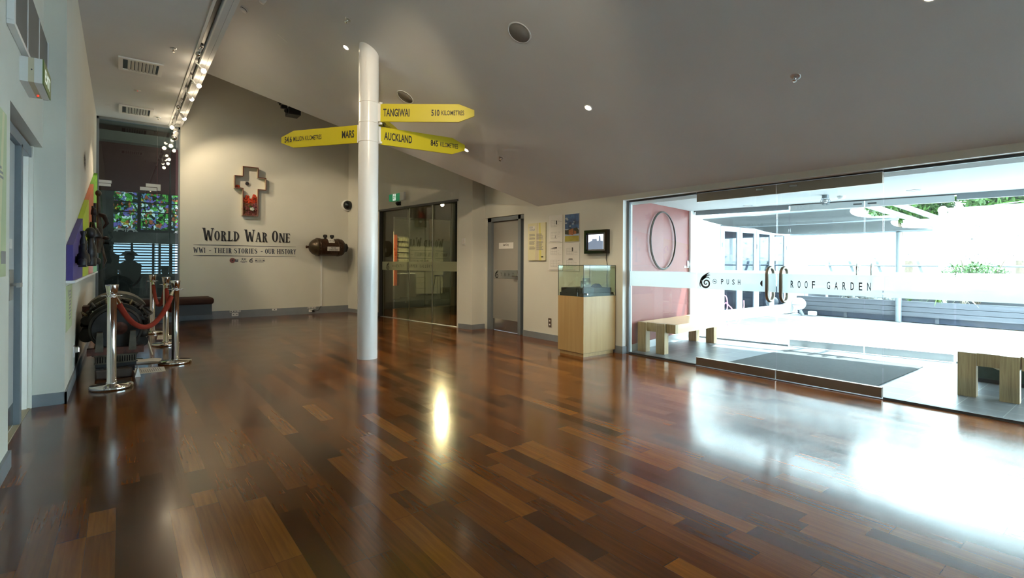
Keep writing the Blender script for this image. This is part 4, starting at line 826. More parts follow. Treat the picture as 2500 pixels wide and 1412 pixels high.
def plan_drawing(w, h, n):
    out = []; random.seed(n)
    def fr(x0, y0, x1, y1, t=.003): return [rect2(x0, y0, x1, y0+t), rect2(x0, y1-t, x1, y1), rect2(x0, y0, x0+t, y1), rect2(x1-t, y0, x1, y1)]
    for base in (.14*h, .58*h):
        x0, x1 = .14*w, .60*w; y0, y1 = base, base+.24*h; out += fr(x0, y0, x1, y1)
        for k in range(3): q = y0+(y1-y0)*(.2+.3*k*random.uniform(.8, 1)); out.append(rect2(x0, q, x1*random.uniform(.8, 1), q+.002))
        for k in range(2): q = x0+(x1-x0)*random.uniform(.2, .8); out.append(rect2(q, y0, q+.002, y1))
        for k in range(4): q = y0+random.random()*(y1-y0); out.append(rect2(.66*w, q, .66*w+random.uniform(.02, .09), q+.0025))
    out += text_lines(.05*w, .95*w, .02*h, .045*h, 1)
    return out
def drawing(label, y0, y1, z0, z1, n, solid):
    t = wall_board('plan_drawing', label, 'drawing', y0, y1, z0, z1, 'paper', .008, 'building plan sheets'); w, h = y0-y1, z1-z0
    wd('line_work', plan_drawing(w, h, n), 'print_grey', y0, z0, t, .0085); wd('dark_block', [poly2([(a*w, b*h) for a, b in s]) for s in solid], 'black_vinyl', y0, z0, t, .009); return t
drawing('building plan sheet in the upper row beside the colour photograph', 6.025, 5.715, 1.56, 1.985, 3, [[(.52, .66), (.60, .66), (.60, .80), (.52, .80)], [(.44, .16), (.47, .16), (.50, .25), (.47, .25)]])
drawing('building plan sheet in the lower row under the other plan sheet', 6.03, 5.715, 1.115, 1.55, 5, [[(.14, .80), (.60, .80), (.60, .85), (.3, .83)]])
drawing('building plan sheet in the lower row under the colour photograph', 5.665, 5.352, 1.115, 1.54, 8, [[(.50, .70), (.57, .70), (.57, .84), (.50, .84)], [(.25, .41), (.58, .41), (.54, .44), (.29, .44)]])
t = wall_board('building_photo', 'colour photograph of a rust-coloured building under a deep blue sky', 'photo', 5.666, 5.355, 1.557, 1.985, 'paper', .01); w, h = .311, .428
wd('picture_sky', [rect2(.006, .2, w-.004, h-.006)], 'sky_photo', 5.666, 1.557, t, .0105); wd('picture_lawn', [rect2(.006, .006, w-.004, .09)], 'lawn_photo', 5.666, 1.557, t, .0105); wd('picture_forecourt', [rect2(.006, .09, w-.004, .2)], 'cloud_photo', 5.666, 1.557, t, .0105)
wd('picture_trees', [poly2([(.006, .12), (.1, .11), (w-.004, .12), (w-.004, .17), (.26, .215), (.20, .20), (.12, .205), (.05, .18), (.006, .185)])], 'dark_photo', 5.666, 1.557, t, .011); wd('picture_building', [poly2([(.09, .115), (.19, .10), (.19, .205), (.09, .18)]), poly2([(.2, .11), (.25, .12), (.25, .16), (.2, .17)])], 'rust_photo', 5.666, 1.557, t, .0115)
wd('picture_cloud', [disc2(x, y, r, 12, r*.5) for x, y, r in ((.04, .36, .03), (.06, .34, .022), (.03, .29, .025), (.12, .24, .02), (.2, .3, .015), (.18, .27, .02))], 'cloud_photo', 5.666, 1.557, t, .011)
t = thing('framed_screen', 'square screen in a deep black frame showing a building silhouette', 'screen', (XR, 4.98, 1.37)); y0, y1, z0, z1 = 5.205, 4.765, 1.372, 1.71; f = .04
MB().box((XR-.06, y1, z0), (XR, y0, z0+f)).box((XR-.06, y1, z1-f), (XR, y0, z1)).box((XR-.06, y1, z0+f), (XR, y1+f, z1-f)).box((XR-.06, y0-f, z0+f), (XR, y0, z1-f)).build('frame', 'black_gloss', t)
MB().box((XR-.03, y1+f, z0+f), (XR-.01, y0-f, z1-f)).build('mount', 'mesh_grey', t)
s = MB().box((XR-.034, 4.86, 1.435), (XR-.03, 5.145, 1.645)).build('display', 'screen_sky', t)
decal('screen_picture', [poly2([(0, 0), (.285, 0), (.285, .115), (.24, .12), (.235, .18), (.22, .195), (.205, .18), (.20, .12), (.17, .12), (.165, .15), (.08, .148), (.075, .125), (.03, .11), (0, .1)])], 'screen_dark', (XR-.035, 5.145, 1.435), NY, EZ, s)
simple('screen_cord', MB().tube([(XR-.02, 4.80, 1.40), (XR-.012, 4.82, 1.3), (XR-.012, 4.79, 1.18), (XR-.012, 4.81, 1.05), (XR-.012, 4.80, .85), (XR-.012, 4.8, .5)], .005, 6), 'black', 'thin black cord hanging from the framed screen behind the display case', 'cord')
t = thing('wall_socket', 'brushed steel double socket low on the wall beside the display case', 'socket', (XR, 6.0, .285)); MB().box((XR-.01, 5.965, .22), (XR, 6.035, .355)).build('plate', 'steel', t)
for z in (.255, .315): MB().box((XR-.0115, 5.985, z-.012), (XR-.01, 6.015, z+.012)).build('socket_hole', 'white_plastic', t)
# ------------------------------------------------------------------ display case
A = math.radians(-2); cx, cyy = 5.085, 4.885
dc = thing('display_case', 'pale plywood plinth with a glass box on top, by the glass doors', 'display case', (cx, cyy, 0))
x0, x1, y0, y1 = 4.775, 5.40, 4.64, 5.125
MB().box((x0+.02, y0+.02, 0), (x1-.02, y1-.02, .045)).build('kickboard', 'ply_pale', dc)
MB().box((x0, y0, .05), (x1, y1, .79)).build('plinth', 'ply_pale', dc)
MB().box((x0+.01, y0+.01, .045), (x1-.01, y1-.01, .05)).build('shadow_gap', 'black', dc)
mb = MB(); g = .006
for a, b in (((x0, y0, .79), (x1, y0+g, 1.2)), ((x0, y1-g, .79), (x1, y1, 1.2)), ((x0, y0+g, .79), (x0+g, y1-g, 1.2)), ((x1-g, y0+g, .79), (x1, y1-g, 1.2))): mb.box(a, b)
mb.box((x0, y0, 1.2), (x1, y1, 1.206)).build('glass_box', 'case_glass', dc)
mb = MB(); e = .005
for xx in (x0, x1-e):
    for yy in (y0, y1-e): mb.box((xx-.0005, yy-.0005, .79), (xx+e+.0005, yy+e+.0005, 1.207))
for yy in (y0, y1-e): mb.box((x0, yy, 1.2), (x1, yy+e, 1.209))
for xx in (x0, x1-e): mb.box((xx, y0, 1.2), (xx+e, y1, 1.209))
mb.build('edge_seal', 'frame_dark', dc)
for xx in (x0+.055, x1-.05): MB().cyl((xx, y0, .825), (xx, y0-.02, .825), .012).build('case_lock', 'chrome', dc)
MB().box((x0+.015, y0+.015, .79), (x1-.015, y1-.015, .835)).box((x0+.03, y0+.05, .835), (x1-.03, y1-.03, .90)).build('display_tray', 'black', dc)
t = thing('building_model', 'small photo block of a building standing in the display case', 'model', (5.02, 4.84, .90)); MB().box((4.94, 4.85, .90), (5.13, 4.865, .99)).box((4.975, 4.85, .99), (5.12, 4.865, 1.03)).build('photo_block', 'print_grey', t); decal('windows_print', [rect2(.03, .02, .08, .05), rect2(.1, .04, .15, .07), rect2(.06, .09, .1, .11)], 'paper', (4.94, 4.849, .90), EX, EZ, t); MB().box((4.93, 4.843, .895), (5.14, 4.847, 1.06)).build('acrylic_sheet', 'clear_glass', t)
t = thing('ring_case', 'dark blue low wedge lying on the tray in the display case', 'exhibit', (5.24, 4.85, .9)); MB().prism([(0, 0), (.16, 0), (.10, .05), (.05, .035)], (5.17, 4.9, .9), EX, EZ, .08).build('wedge', 'navy_vinyl', t)
# ------------------------------------------------------------------ left wall: exit box, art panels, posters
t = thing('exit_box', 'white box exit sign with a green face beside the high mesh window', 'sign', (XL, 4.7, 2.4))
a, b, z0, z1 = 4.52, 4.955, 2.388, 2.548
MB().box((XL, a, z0), (-.479, b, z1)).box((-.450, a, z0), (-.410, b, z1)).build('housing', 'white_plastic', t); MB().box((-.479, a+.001, z0+.001), (-.450, b-.001, z1-.001)).build('joint_band', 'cream', t)
fc = MB().box((-.410, a, z0), (-.404, b, z1)).build('face', 'exit_olive', t)
decal('lettering', text2d('EXIT', 0, 0, .30, .085, .01), 'exit_white', (-.4025, 4.59, z0+.035), EY, EZ, fc)
MB().cyl((-.462, a+.33, z0), (-.462, a+.33, z0-.012), .006, seg=8).build('indicator', 'led_red', t); MB().cyl((-.462, a, 2.47), (-.462, a-.003, 2.47), .004, seg=8).build('screw', 'frame_dark', t)
t = thing('poster', 'pale green poster on the near white wall, cut by the edge of the view', 'poster', (XL, 3.7, 1.13)); MB().box((XL+.002, 3.4, 1.135), (XL+.012, 3.99, 2.04)).build('board', 'paper_green', t); decal('stripe', [poly2([(.30, 0), (.40, 0), (.52, .9), (.46, .9)])], 'paper_warm', (XL+.0125, 3.4, 1.135), EY, EZ, t); decal('print', text_lines(.05, .5, .5, .6, 4)+[rect2(.44, .07, .58, .14)], 'print_grey', (XL+.013, 3.4, 1.135), EY, EZ, t)
LX = -.372
PAN = [('purple', 5.84, 7.26, 1.365, 1.69), ('lime', 7.26, 8.55, 1.69, 2.02), ('orange', 8.55, 10.0, 2.02, 2.40), ('green', 10.0, 11.6, 2.40, 2.79)]
for nm, a, b, za, zb in PAN:
    t = thing('painted_backboard', '%s slant-topped backing panel of the metal sculpture wall' % nm, 'panel', (LX, (a+b)/2, 1.05), group='coloured panels behind the sculptures')
    MB().prism([(a, 1.055), (b, 1.055), (b, zb), (a, za)], (LX+.002, 0, 0), EY, EZ, .045).build('board', nm+'_paint', t)
t = thing('art_shelf', 'thin white ledge under the coloured panels', 'shelf', (LX, 8.7, 1.03)); MB().box((LX, 5.84, 1.03), (LX+.06, 11.6, 1.052)).build('ledge', 'white_paint', t)
PX = LX+.047
def sculpt(label, build, y, z, k):
    t = thing('metal_sculpture', label, 'sculpture', (PX, y, z), group='dark metal sculptures on the coloured panels'); build(t, y, z)
    for o_ in kids(t):
        for v in o_.data.vertices: v.co.x *= .8*k; v.co.y *= k; v.co.z *= k       # shallow reliefs
    return t
def s_kettle(t, y, z):
    MB().lathe([(0, 0), (.07, 0), (.08, .05), (.07, .12), (.04, .15), (.03, .2), (.035, .24), (0, .25)], (PX+.085, y, z), seg=18).build('vessel', 'cast_metal', t)
    MB().lathe([(.05, 0), (.05, .06), (.02, .07)], (PX+.085, y-.16, z), seg=14).cyl((PX+.085, y-.16, z+.06), (PX+.085, y-.05, z+.06), .025).build('spout', 'cast_metal', t)
    MB().tube([(PX+.085, y+.06, z+.03), (PX+.085, y+.14, z+.06), (PX+.085, y+.13, z+.16), (PX+.085, y+.05, z+.19)], .014, 8).build('handle', 'cast_metal', t)
    MB().box((PX, y-.03, z+.02), (PX+.05, y+.03, z+.1)).build('mount', 'cast_metal', t)
def s_gears(t, y, z):
    MB().cyl((PX, y, z+.17), (PX+.07, y, z+.17), .16, seg=24).build('wheel', 'cast_metal', t); MB().cyl((PX+.07, y, z+.17), (PX+.13, y, z+.17), .10, .08, seg=20).build('hub', 'cast_metal', t)
    MB().lathe([(.05, 0), (.055, .12), (.03, .2), (.05, .25), (.05, .28), (0, .29)], (PX+.07, y-.14, z+.27), seg=14).build('post', 'cast_metal', t); MB().box((PX, y-.2, z-.02), (PX+.12, y+.2, z+.05)).build('base', 'cast_metal', t)
    MB().lathe([(.075, -.02), (.085, 0), (.075, .02)], (PX+.11, y+.12, z+.33), 'X', 18).build('ring', 'cast_metal', t)
def s_pin(t, y, z):
    MB().lathe([(0, 0), (.115, 0), (.125, .03), (.125, .15), (.10, .17), (.115, .2), (.125, .32), (.1, .42), (.07, .47), (.062, .56), (0, .57)], (PX+.135, y, z), seg=24).build('body', 'cast_metal', t)
    MB().sphere((PX+.135, y, z+.66), .115, 20, 12).build('head', 'cast_metal', t); MB().box((PX, y-.05, z+.2), (PX+.08, y+.05, z+.35)).build('mount', 'cast_metal', t)
def s_hood(t, y, z):
    MB().lathe([(0, 0), (.13, 0), (.14, .06), (.09, .14), (.06, .2), (0, .21)], (PX+.15, y, z+.50), seg=20).build('hood', 'cast_metal', t)
    MB().cyl((PX+.13, y, z), (PX+.13, y, z+.5), .075, .055).build('stem', 'cast_metal', t); MB().tube([(PX+.06, y, z+.68), (PX+.08, y-.12, z+.8), (PX+.14, y-.22, z+.78), (PX+.18, y-.26, z+.62)], .022, 8).build('pipe', 'old_iron', t); MB().box((PX, y-.06, z+.1), (PX+.09, y+.06, z+.25)).build('mount', 'cast_metal', t)
    MB().lathe([(.09, 0), (.11, .03), (.11, .1), (.07, .13)], (PX+.16, y+.05, z-.02), seg=18).build('foot', 'cast_metal', t)
def s_tall(t, y, z):
    MB().tube([(PX+.12, y, z), (PX+.16, y, z+.4), (PX+.13, y, z+.9), (PX+.12, y, z+1.35)], .05, 12, taper=[.06, .075, .05, .04]).build('torso', 'dusty_metal', t); MB().sphere((PX+.12, y, z+1.40), .075, 14, 10).build('knob', 'dusty_metal', t)
    MB().tube([(PX+.13, y, z+.92), (PX+.26, y-.1, z+.86), (PX+.33, y-.12, z+.7), (PX+.24, y-.06, z+.58)], .04, 10, taper=[.035, .06, .05, .02]).build('arm', 'old_iron', t)
    MB().tube([(PX+.16, y, z+.4), (PX+.22, y+.05, z+.1), (PX+.30, y-.05, z-.18), (PX+.27, y-.1, z-.28)], .03, 10, taper=[.04, .035, .03, .012]).build('leg', 'dusty_metal', t)
    MB().sphere((PX+.3, y-.08, z+.35), .08, 12, 8, (1, 1, .55)).build('disc', 'old_iron', t); MB().cyl((PX+.05, y-.18, z+.7), (PX+.05, y-.18, z+1.15), .035).build('valve', 'cast_metal', t); MB().box((PX, y-.05, z+.3), (PX+.12, y+.05, z+.45)).build('mount', 'cast_metal', t)
def s_pole(t, y, z):
    MB().tube([(PX+.05, y, z), (PX+.06, y+.02, z+.7), (PX+.05, y, z+1.1)], .03, 10).build('rod', 'old_iron', t); MB().lathe([(.0, 0), (.07, .01), (.06, .12), (.03, .16), (0, .17)], (PX+.075, y, z+.9), seg=14).build('bulb', 'cast_metal', t); MB().lathe([(0, 0), (.08, 0), (.06, .1), (0, .12)], (PX+.085, y, z-.03), seg=14).build('cup', 'cast_metal', t)
    MB().sphere((PX+.08, y-.14, z+.55), .075, 12, 8, (.9, 1, 1.2)).build('pod', 'cast_metal', t); MB().cyl((PX, y-.14, z+.55), (PX+.06, y-.14, z+.55), .02).build('mount', 'cast_metal', t)
sculpt('small dark kettle-like metal sculpture on the purple panel', s_kettle, 6.15, 1.19, .8)
sculpt('dark gear-and-wheel metal sculpture where the purple panel meets the lime one', s_gears, 6.65, 1.18, .62)
sculpt('dark skittle-shaped metal sculpture with a ball head on the lime panel', s_pin, 7.35, 1.17, .56)
sculpt('hooded dark metal sculpture with a curved pipe on the orange panel', s_hood, 8.1, 1.20, .62)
sculpt('dark rod-and-pod metal sculpture at the orange panel edge', s_pole, 9.0, 1.3, .62)
sculpt('tall dusty metal figure with a bent arm on the green panel', s_tall, 9.8, 1.35, .64)
fern = []
for k in range(34):
    a = math.radians(k*10.6+random.uniform(-4, 4)); r0, r1 = .03, random.uniform(.12, .19); fern.append(ribbon([(r0*math.cos(a)*1.5, r0*math.sin(a)), (r1*.6*math.cos(a)*1.5, r1*.6*math.sin(a)), (r1*math.cos(a+.15)*1.5, r1*math.sin(a+.15))], [.02, .012, .002]))
tag(decal('burst_motif', fern+[disc2(0, 0, .035)], 'black_vinyl', (LX+.003, 8.60, 2.53), EY, EZ), 'black spiky burst painted on the wall above the coloured panels', 'motif')
t = thing('wall_notice', 'pale green notice on the wall under the purple panel', 'notice', (LX, 6.2, .6)); MB().box((LX, 5.86, .60), (LX+.004, 6.52, 1.005)).build('sheet', 'paper_green', t); decal('print', text_lines(.3, .55, .08, .36, 9)+[rect2(.2, .30, .28, .36)], 'print_grey', (LX+.0045, 5.86, .60), EY, EZ, t)
t = thing('wall_plug', 'socket with a chrome plug low on the wall behind the front stanchion', 'socket', (LX, 6.80, .30)); MB().box((LX, 6.74, .25), (LX+.01, 6.86, .36)).build('plate', 'white_plastic', t); MB().bbox((LX+.01, 6.78, .29), (LX+.05, 6.83, .35), .01).build('plug', 'chrome', t)
# ------------------------------------------------------------------ stanchions and ropes
ST = [(-.06, 6.226, 'stanchion standing closest to the white jog wall, by the engine end'), (.53, 7.313, 'second stanchion, on the open floor beside the papers'), (.535, 8.979, 'third stanchion, behind the one beside the papers'), (.44, 10.607, 'last stanchion, by the wall bench')]
def stanchion():
    t = thing('stanchion', ST[0][2], 'stanchion', (0, 0, 0), group='chrome rope stanchions')
    MB().lathe([(0, 0), (.168, 0), (.172, .004), (.172, .028), (.166, .034), (.05, .045), (.042, .05)], (0, 0, 0), seg=40).build('base', 'chrome', t)
    MB().lathe([(.042, .045), (.042, .062), (.037, .065), (.037, .87), (.042, .875), (.042, .885), (.037, .89), (.037, .91)], (0, 0, 0), seg=28).build('post', 'chrome', t)
    MB().lathe([(.036, .905), (.040, .91), (.052, .99), (.052, .997), (.045, 1.0), (0, 1.0)], (0, 0, 0), seg=28).build('cap', 'chrome', t)
    r = MB()
    for k in range(4):
        a = math.pi/2*k; r.tube([((.037+.022-.022*math.cos(q))*math.cos(a)-(.018*math.sin(q))*math.sin(a), (.037+.022-.022*math.cos(q))*math.sin(a)+(.018*math.sin(q))*math.cos(a), .892) for q in [2*math.pi*i/14 for i in range(14)]], .004, 6, closed=True)
    r.build('hook_ring', 'chrome', t); return t
s0 = stanchion(); spots = ST[1:]
for x, y, l in spots: place_copy(s0, (x, y, 0), l, .3)
s0.matrix_world = Matrix.Translation((ST[0][0], ST[0][1], 0)); WM[s0.name] = s0.matrix_world.copy()
def rope(a, b, sag, label, da=.06):
    a, b = Vector((a[0], a[1], .875)), Vector((b[0], b[1], .875)); d = (b-a).normalized(); p0, p1 = a+d*da, b-d*da; pts = []
    for i in range(25):
        s = i/24; q = p0.lerp(p1, s); q.z -= sag*(1-(2*s-1)**2)**.9; pts.append(q)
    t = thing('barrier_rope', label, 'rope', a, group='red barrier ropes'); MB().tube(pts[1:-1], .026, 12).build('rope', 'rope_velvet', t)
    for q, w in ((p0, pts[2]), (p1, pts[-3])): e = (w-q).normalized(); MB().cyl(q+e*.0, q+e*.075, .013, .022).tube([q+e*.01+Vector((0, 0, .02*math.sin(k)))-e*(.02*math.cos(k)) for k in [2*math.pi*i/10 for i in range(10)]], .004, 6, closed=True).build('end_fitting', 'chrome', t)
rope(ST[0], ST[1], .36, 'red rope sagging between the first two stanchions, in front of the engine'); rope(ST[1], ST[2], .30, 'short-looking red rope from the second stanchion to the third'); rope(ST[2], ST[3], .34, 'red rope between the third and the last stanchion')
# ------------------------------------------------------------------ old engine
ex, ez = -.03, .50
en = thing('old_engine', 'large blackened old machine engine roped off along the wall', 'engine', (ex, 7.4, 0))
MB().cyl((ex, 6.93, ez), (ex, 7.02, ez), .205, .215, 36).build('end_disc', 'engine_black', en); MB().lathe([(.215, 0), (.235, .01), (.235, .04), (.215, .05)], (ex, 6.93, ez), 'Y', 36).build('end_ring', 'old_iron', en)
MB().lathe([(0, -.03), (.035, -.03), (.045, 0), (.07, .005)], (ex+.03, 6.92, ez), 'Y', 18).build('hub', 'rust_red', en)
MB().cyl((ex, 7.02, ez), (ex, 8.45, ez), .22, .2, 32).build('drum', 'old_iron', en)
def arc_shell(y0, y1, r, a0, a1, th, n=14):
    mb = MB(); vs = []
    for i in range(n+1):
        a = math.radians(a0+(a1-a0)*i/n); c, s = math.cos(a), math.sin(a)
        for rr in (r, r+th):
            for y in (y0, y1): vs.append((ex+rr*c, y, ez+rr*s))
    for i in range(n):
        b = 4*i; mb_f = [(b, b+4, b+5, b+1), (b+2, b+3, b+7, b+6), (b, b+2, b+6, b+4), (b+1, b+5, b+7, b+3)]; mb.f += mb_f; mb.sm += [False]*4
    mb.v = [Vector(q) for q in vs]; mb.f += [(0, 1, 3, 2), (4*n, 4*n+2, 4*n+3, 4*n+1)]; mb.sm += [False]*2; return mb
arc_shell(7.06, 7.22, .235, 15, 168, .03).build('cowl_segment', 'old_iron', en); arc_shell(7.30, 7.52, .27, 22, 158, .035).build('cowl_segment', 'dusty_metal', en); arc_shell(7.6, 8.3, .29, 35, 145, .055).build('cowl_segment', 'dusty_metal', en)
arc_shell(7.1, 7.5, .25, -25, 12, .03).build('cowl_segment', 'old_iron', en)
for k in range(9):
    a = math.radians(8+k*20.5); c, s = math.cos(a), math.sin(a); q = Vector((ex+.21*c, 7.27, ez+.21*s)); w = Vector((ex+.29*c, 7.27, ez+.29*s))
    MB().cyl(q, w, .045, .038, 14).cyl(w, w+(w-q)*.25, .05, .03, 12).build('cylinder', 'old_iron', en)
for k in range(7):
    a = math.radians(20+k*22); c, s = math.cos(a), math.sin(a); r = .26+random.random()*.04
    MB().tube([(ex+r*c, 7.08+random.random()*.1, ez+r*s), (ex+(r+.05)*c, 7.3, ez+(r+.05)*s), (ex+(r+.03)*math.cos(a+.15), 7.55, ez+(r+.03)*math.sin(a+.15)), (ex+(r-.02)*math.cos(a+.2), 7.9, ez+(r-.02)*math.sin(a+.2))], .011, 7).build('pipe', random.choice(['old_iron', 'brass_dim', 'engine_black']), en)
for k in range(3):
    z = .62-.1*k; MB().tube([(ex+.22, 7.05, z), (ex+.29, 7.12, z-.05), (ex+.27, 7.25, z-.12), (ex+.30, 7.45, z-.02)], .007, 6).build('cable', 'dusty_metal' if k % 2 else 'black', en)
for s in (-1, 1): MB().prism([(-.035, 0), (.035, 0), (.03, .2), (-.02, .2)], (ex+s*.14, 6.93, .27), EX, EZ, .09).build('support_arm', 'dusty_metal', en)
MB().box((ex-.24, 6.84, .235), (ex+.24, 6.94, .305)).build('cross_bar', 'rust_red', en); MB().box((ex-.20, 6.86, .225), (ex+.19, 8.3, .24)).build('bed_plate', 'old_iron', en)
g = MB(); 
for i in range(17): x = ex-.165+i*.0205; g.box((x, 6.80, .155), (x+.009, 6.82, .225))
g.box((ex-.18, 6.80, .145), (ex+.185, 6.83, .158)).box((ex-.18, 6.80, .222), (ex+.185, 6.83, .235)).build('fin_grille', 'dusty_metal', en)
MB().box((ex-.17, 6.83, .10), (ex+.175, 8.2, .225)).build('sump', 'engine_black', en)
for y in (6.72, 8.0): MB().bbox((ex-.17, y, 0), (ex+.14, y+.12, .10), .015).build('timber_block', 'dark_board', en)
for s in (-1, 1): MB().box((ex+s*.13-.03, 6.74, .06), (ex+s*.13+.03, 8.2, .11)).build('runner', 'engine_black', en)
MB().cyl((ex-.25, 7.1, .42), (ex-.25, 7.7, .42), .07, .07, 14).cyl((ex-.26, 7.15, .58), (ex-.26, 7.35, .58), .045).build('side_pump', 'old_iron', en); MB().cyl((ex+.235, 7.1, .32), (ex+.235, 7.5, .32), .055).sphere((ex+.24, 7.05, .42), .05).build('side_pump', 'old_iron', en)
MB().box((ex-.3, 7.35, .55), (ex-.24, 7.6, .72)).build('magneto', 'rust_red', en)
simple('white_strut', MB().cyl((.205, 7.95, .50), (.335, 8.05, .015), .011), 'cream', 'thin white rod leaning against the engine', 'rod')
def sheet(label, corners, z, lines, mat='paper', name='info_sheet', bend=0):
    t = thing(name, label, 'sheet', (*corners[0], 0)); c = [Vector((x, y, z)) for x, y in corners]
    MB().add(c+[q+Vector((0, 0, .002)) for q in c], [(3, 2, 1, 0), (4, 5, 6, 7), (0, 1, 5, 4), (1, 2, 6, 5), (2, 3, 7, 6), (3, 0, 4, 7)]).build('paper', mat, t)
    o, u, v = c[0]+Vector((0, 0, .0026)), c[1]-c[0], c[3]-c[0]
    if lines: MB().flat([([(a*u.length, b*v.length) for a, b in vs], fs) for vs, fs in lines], o, u, v).build('print', 'print_grey', t)
    return t
colms = [rect2(.08+.07*k, .12, .105+.07*k, .12+random.uniform(.4, .75)) for k in range(12)]
sheet('laminated info sheet on the floor in front of the second stanchion', [(.135, 6.83), (.41, 6.83), (.41, 7.13), (.12, 7.22)], .001, colms)
sheet('laminated info sheet on the floor between the two rear stanchions', [(.46, 9.7), (.72, 9.62), (.76, 10.1), (.50, 10.2)], .001, colms)
t = thing('tent_card', 'small folded card standing on the floor against the engine base', 'card', (.15, 6.7, 0)); MB().prism([(0, 0), (.05, 0), (.025, .10)], (.13, 6.66, 0), EX, EZ, -.14).build('card', 'paper', t)
t = thing('booklet', 'thick open booklet with curled edges beside the second stanchion', 'book', (.28, 7.6, 0)); MB().prism([(0, 0), (.30, 0), (.30, .012), (.22, .022), (.1, .018), (0, .028)], (.12, 7.75, 0), (1, -.15, 0), EZ, .22).build('pages', 'paper', t); MB().prism([(-.005, 0), (.12, 0), (.1, .021), (0, .031)], (.12, 7.765, 0), (1, -.15, 0), EZ, -.05).build('cover', 'trunk_green', t)
# ------------------------------------------------------------------ dim gallery beyond the sliding doors
t = thing('book_lectern', 'dark lectern block in the dim gallery', 'lectern', (8.2, 16.9, 0)); MB().box((7.85, 16.75, 0), (8.55, 17.15, .82)).build('body', 'gallery_dark', t)
t = thing('open_book', 'open white book lying on the dark lectern', 'book', (8.2, 16.85, .83))
for s in (-1, 1): MB().prism([(0, 0), (.15*s, .015), (.30*s, .0), (.30*s, .02), (.15*s, .045), (0, .022)][::s], (8.2, 16.72, .83), EX, EZ, -.24).build('page', 'gloss_white', t)
t = thing('banner', 'tall orange banner stand in the dim gallery', 'banner', (7.5, 16.2, 0)); MB().box((7.42, 16.2, .45), (7.54, 16.25, 2.2)).build('panel', 'banner_orange', t); MB().box((7.36, 16.19, .45), (7.41, 16.26, 2.3)).build('pale_edge', 'cream', t); MB().box((7.34, 16.1, 0), (7.6, 16.35, .45)).build('base', 'gallery_dark', t)  # plain cream strip runs up beside the orange panel
t = thing('shelf_stack', 'stack of pale angled shelves in the dim gallery', 'shelf', (8.3, 17.2, 0)); 
for k in range(6): MB().box((8.02, 17.1, 1.05+k*.2), (8.42, 17.25, 1.17+k*.2), Matrix.Rotation(.4, 3, 'X')).build('shelf', 'cream', t)
MB().box((8.0, 17.26, 0), (8.44, 17.32, 2.3)).build('back_board', 'gallery_dark', t)
t = thing('gallery_counter', 'pale boarded counter in the dim gallery', 'counter', (8.95, 17.4, 0)); mb = MB()
for k in range(4): mb.box((8.6, 17.36, .06+k*.21), (9.35, 17.5, .26+k*.21))
mb.build('front_boards', 'gallery_wall', t); MB().box((8.57, 17.4, 0), (9.38, 17.9, .06)).build('plinth', 'gallery_dark', t); MB().box((8.57, 17.33, .9), (9.38, 17.9, .94)).build('top', 'gallery_dark', t)
t = thing('bar_stool', 'thin dark stool beside the gallery counter', 'stool', (9.75, 17.2, 0)); MB().cyl((9.75, 17.2, .72), (9.75, 17.2, .77), .18).build('seat', 'black', t)
for sx, sy in ((1, 1), (1, -1), (-1, 1), (-1, -1)): MB().cyl((9.75+.1*sx, 17.2+.1*sy, .72), (9.75+.18*sx, 17.2+.18*sy, 0), .012).build('leg', 'steel', t)
t = thing('gallery_partition', 'pale partition with a slanted top in the dim gallery', 'partition', (9.2, 17.9, 0)); MB().prism([(-1.4, 0), (1.2, 0), (1.2, 1.9), (-.4, 1.9), (-1.4, 2.6)], (9.2, 18.1, 0), EX, EZ, .08).build('panel', 'gallery_wall', t)
t = thing('gallery_display', 'dark hanging display board in the dim gallery', 'display', (8.8, 15.3, 2)); MB().box((8.3, 15.3, 2.0), (9.3, 15.36, 2.7)).build('board', 'dark_board', t); MB().cyl((8.5, 15.33, 2.7), (8.5, 15.33, 2.95), .01).cyl((9.1, 15.33, 2.7), (9.1, 15.33, 2.95), .01).build('hanger', 'black', t)
def gal_lamp(loc, label, power, aim):
    loc = Vector(loc); t = thing('gallery_spotlight', label, 'spotlight', loc, group='gallery spotlights'); d = (Vector(aim)-loc).normalized()
    MB().cyl(loc-d*.12, loc, .035, .05, cap=False).cyl(loc-d*.12, loc-d*.115, .035).build('housing', 'white_plastic', t); MB().cyl(loc-d*.012, loc-d*.006, .044).build('lamp', 'lamp_warm', t); MB().cyl(loc-d*.06, Vector((loc.x-d.x*.06, loc.y-d.y*.06, 2.95)), .012).build('stem', 'white_plastic', t)
    light('gallery_lamp_light', 'SPOT', loc+d*.04, power, (1, .78, .5), aim, spot_size=math.radians(100), spot_blend=.8, shadow_soft_size=.04)
gal_lamp((6.435, 11.2, 2.70), 'bright spotlight shining behind the gallery glass', 140, (5.0, 8.0, .6)); gal_lamp((7.09, 13.5, 2.70), 'smaller spotlight deeper behind the gallery glass', 200, (8.0, 16.6, .8))
light('gallery_fill_light', 'POINT', (10.8, 15.0, 2.6), 190, (1, .86, .66), shadow_soft_size=.2)
light('end_room_fill', 'POINT', (2.4, 13.6, 3.0), 60, (.9, .95, 1), shadow_soft_size=.2)  # unseen fill added to brighten the room behind the end glass
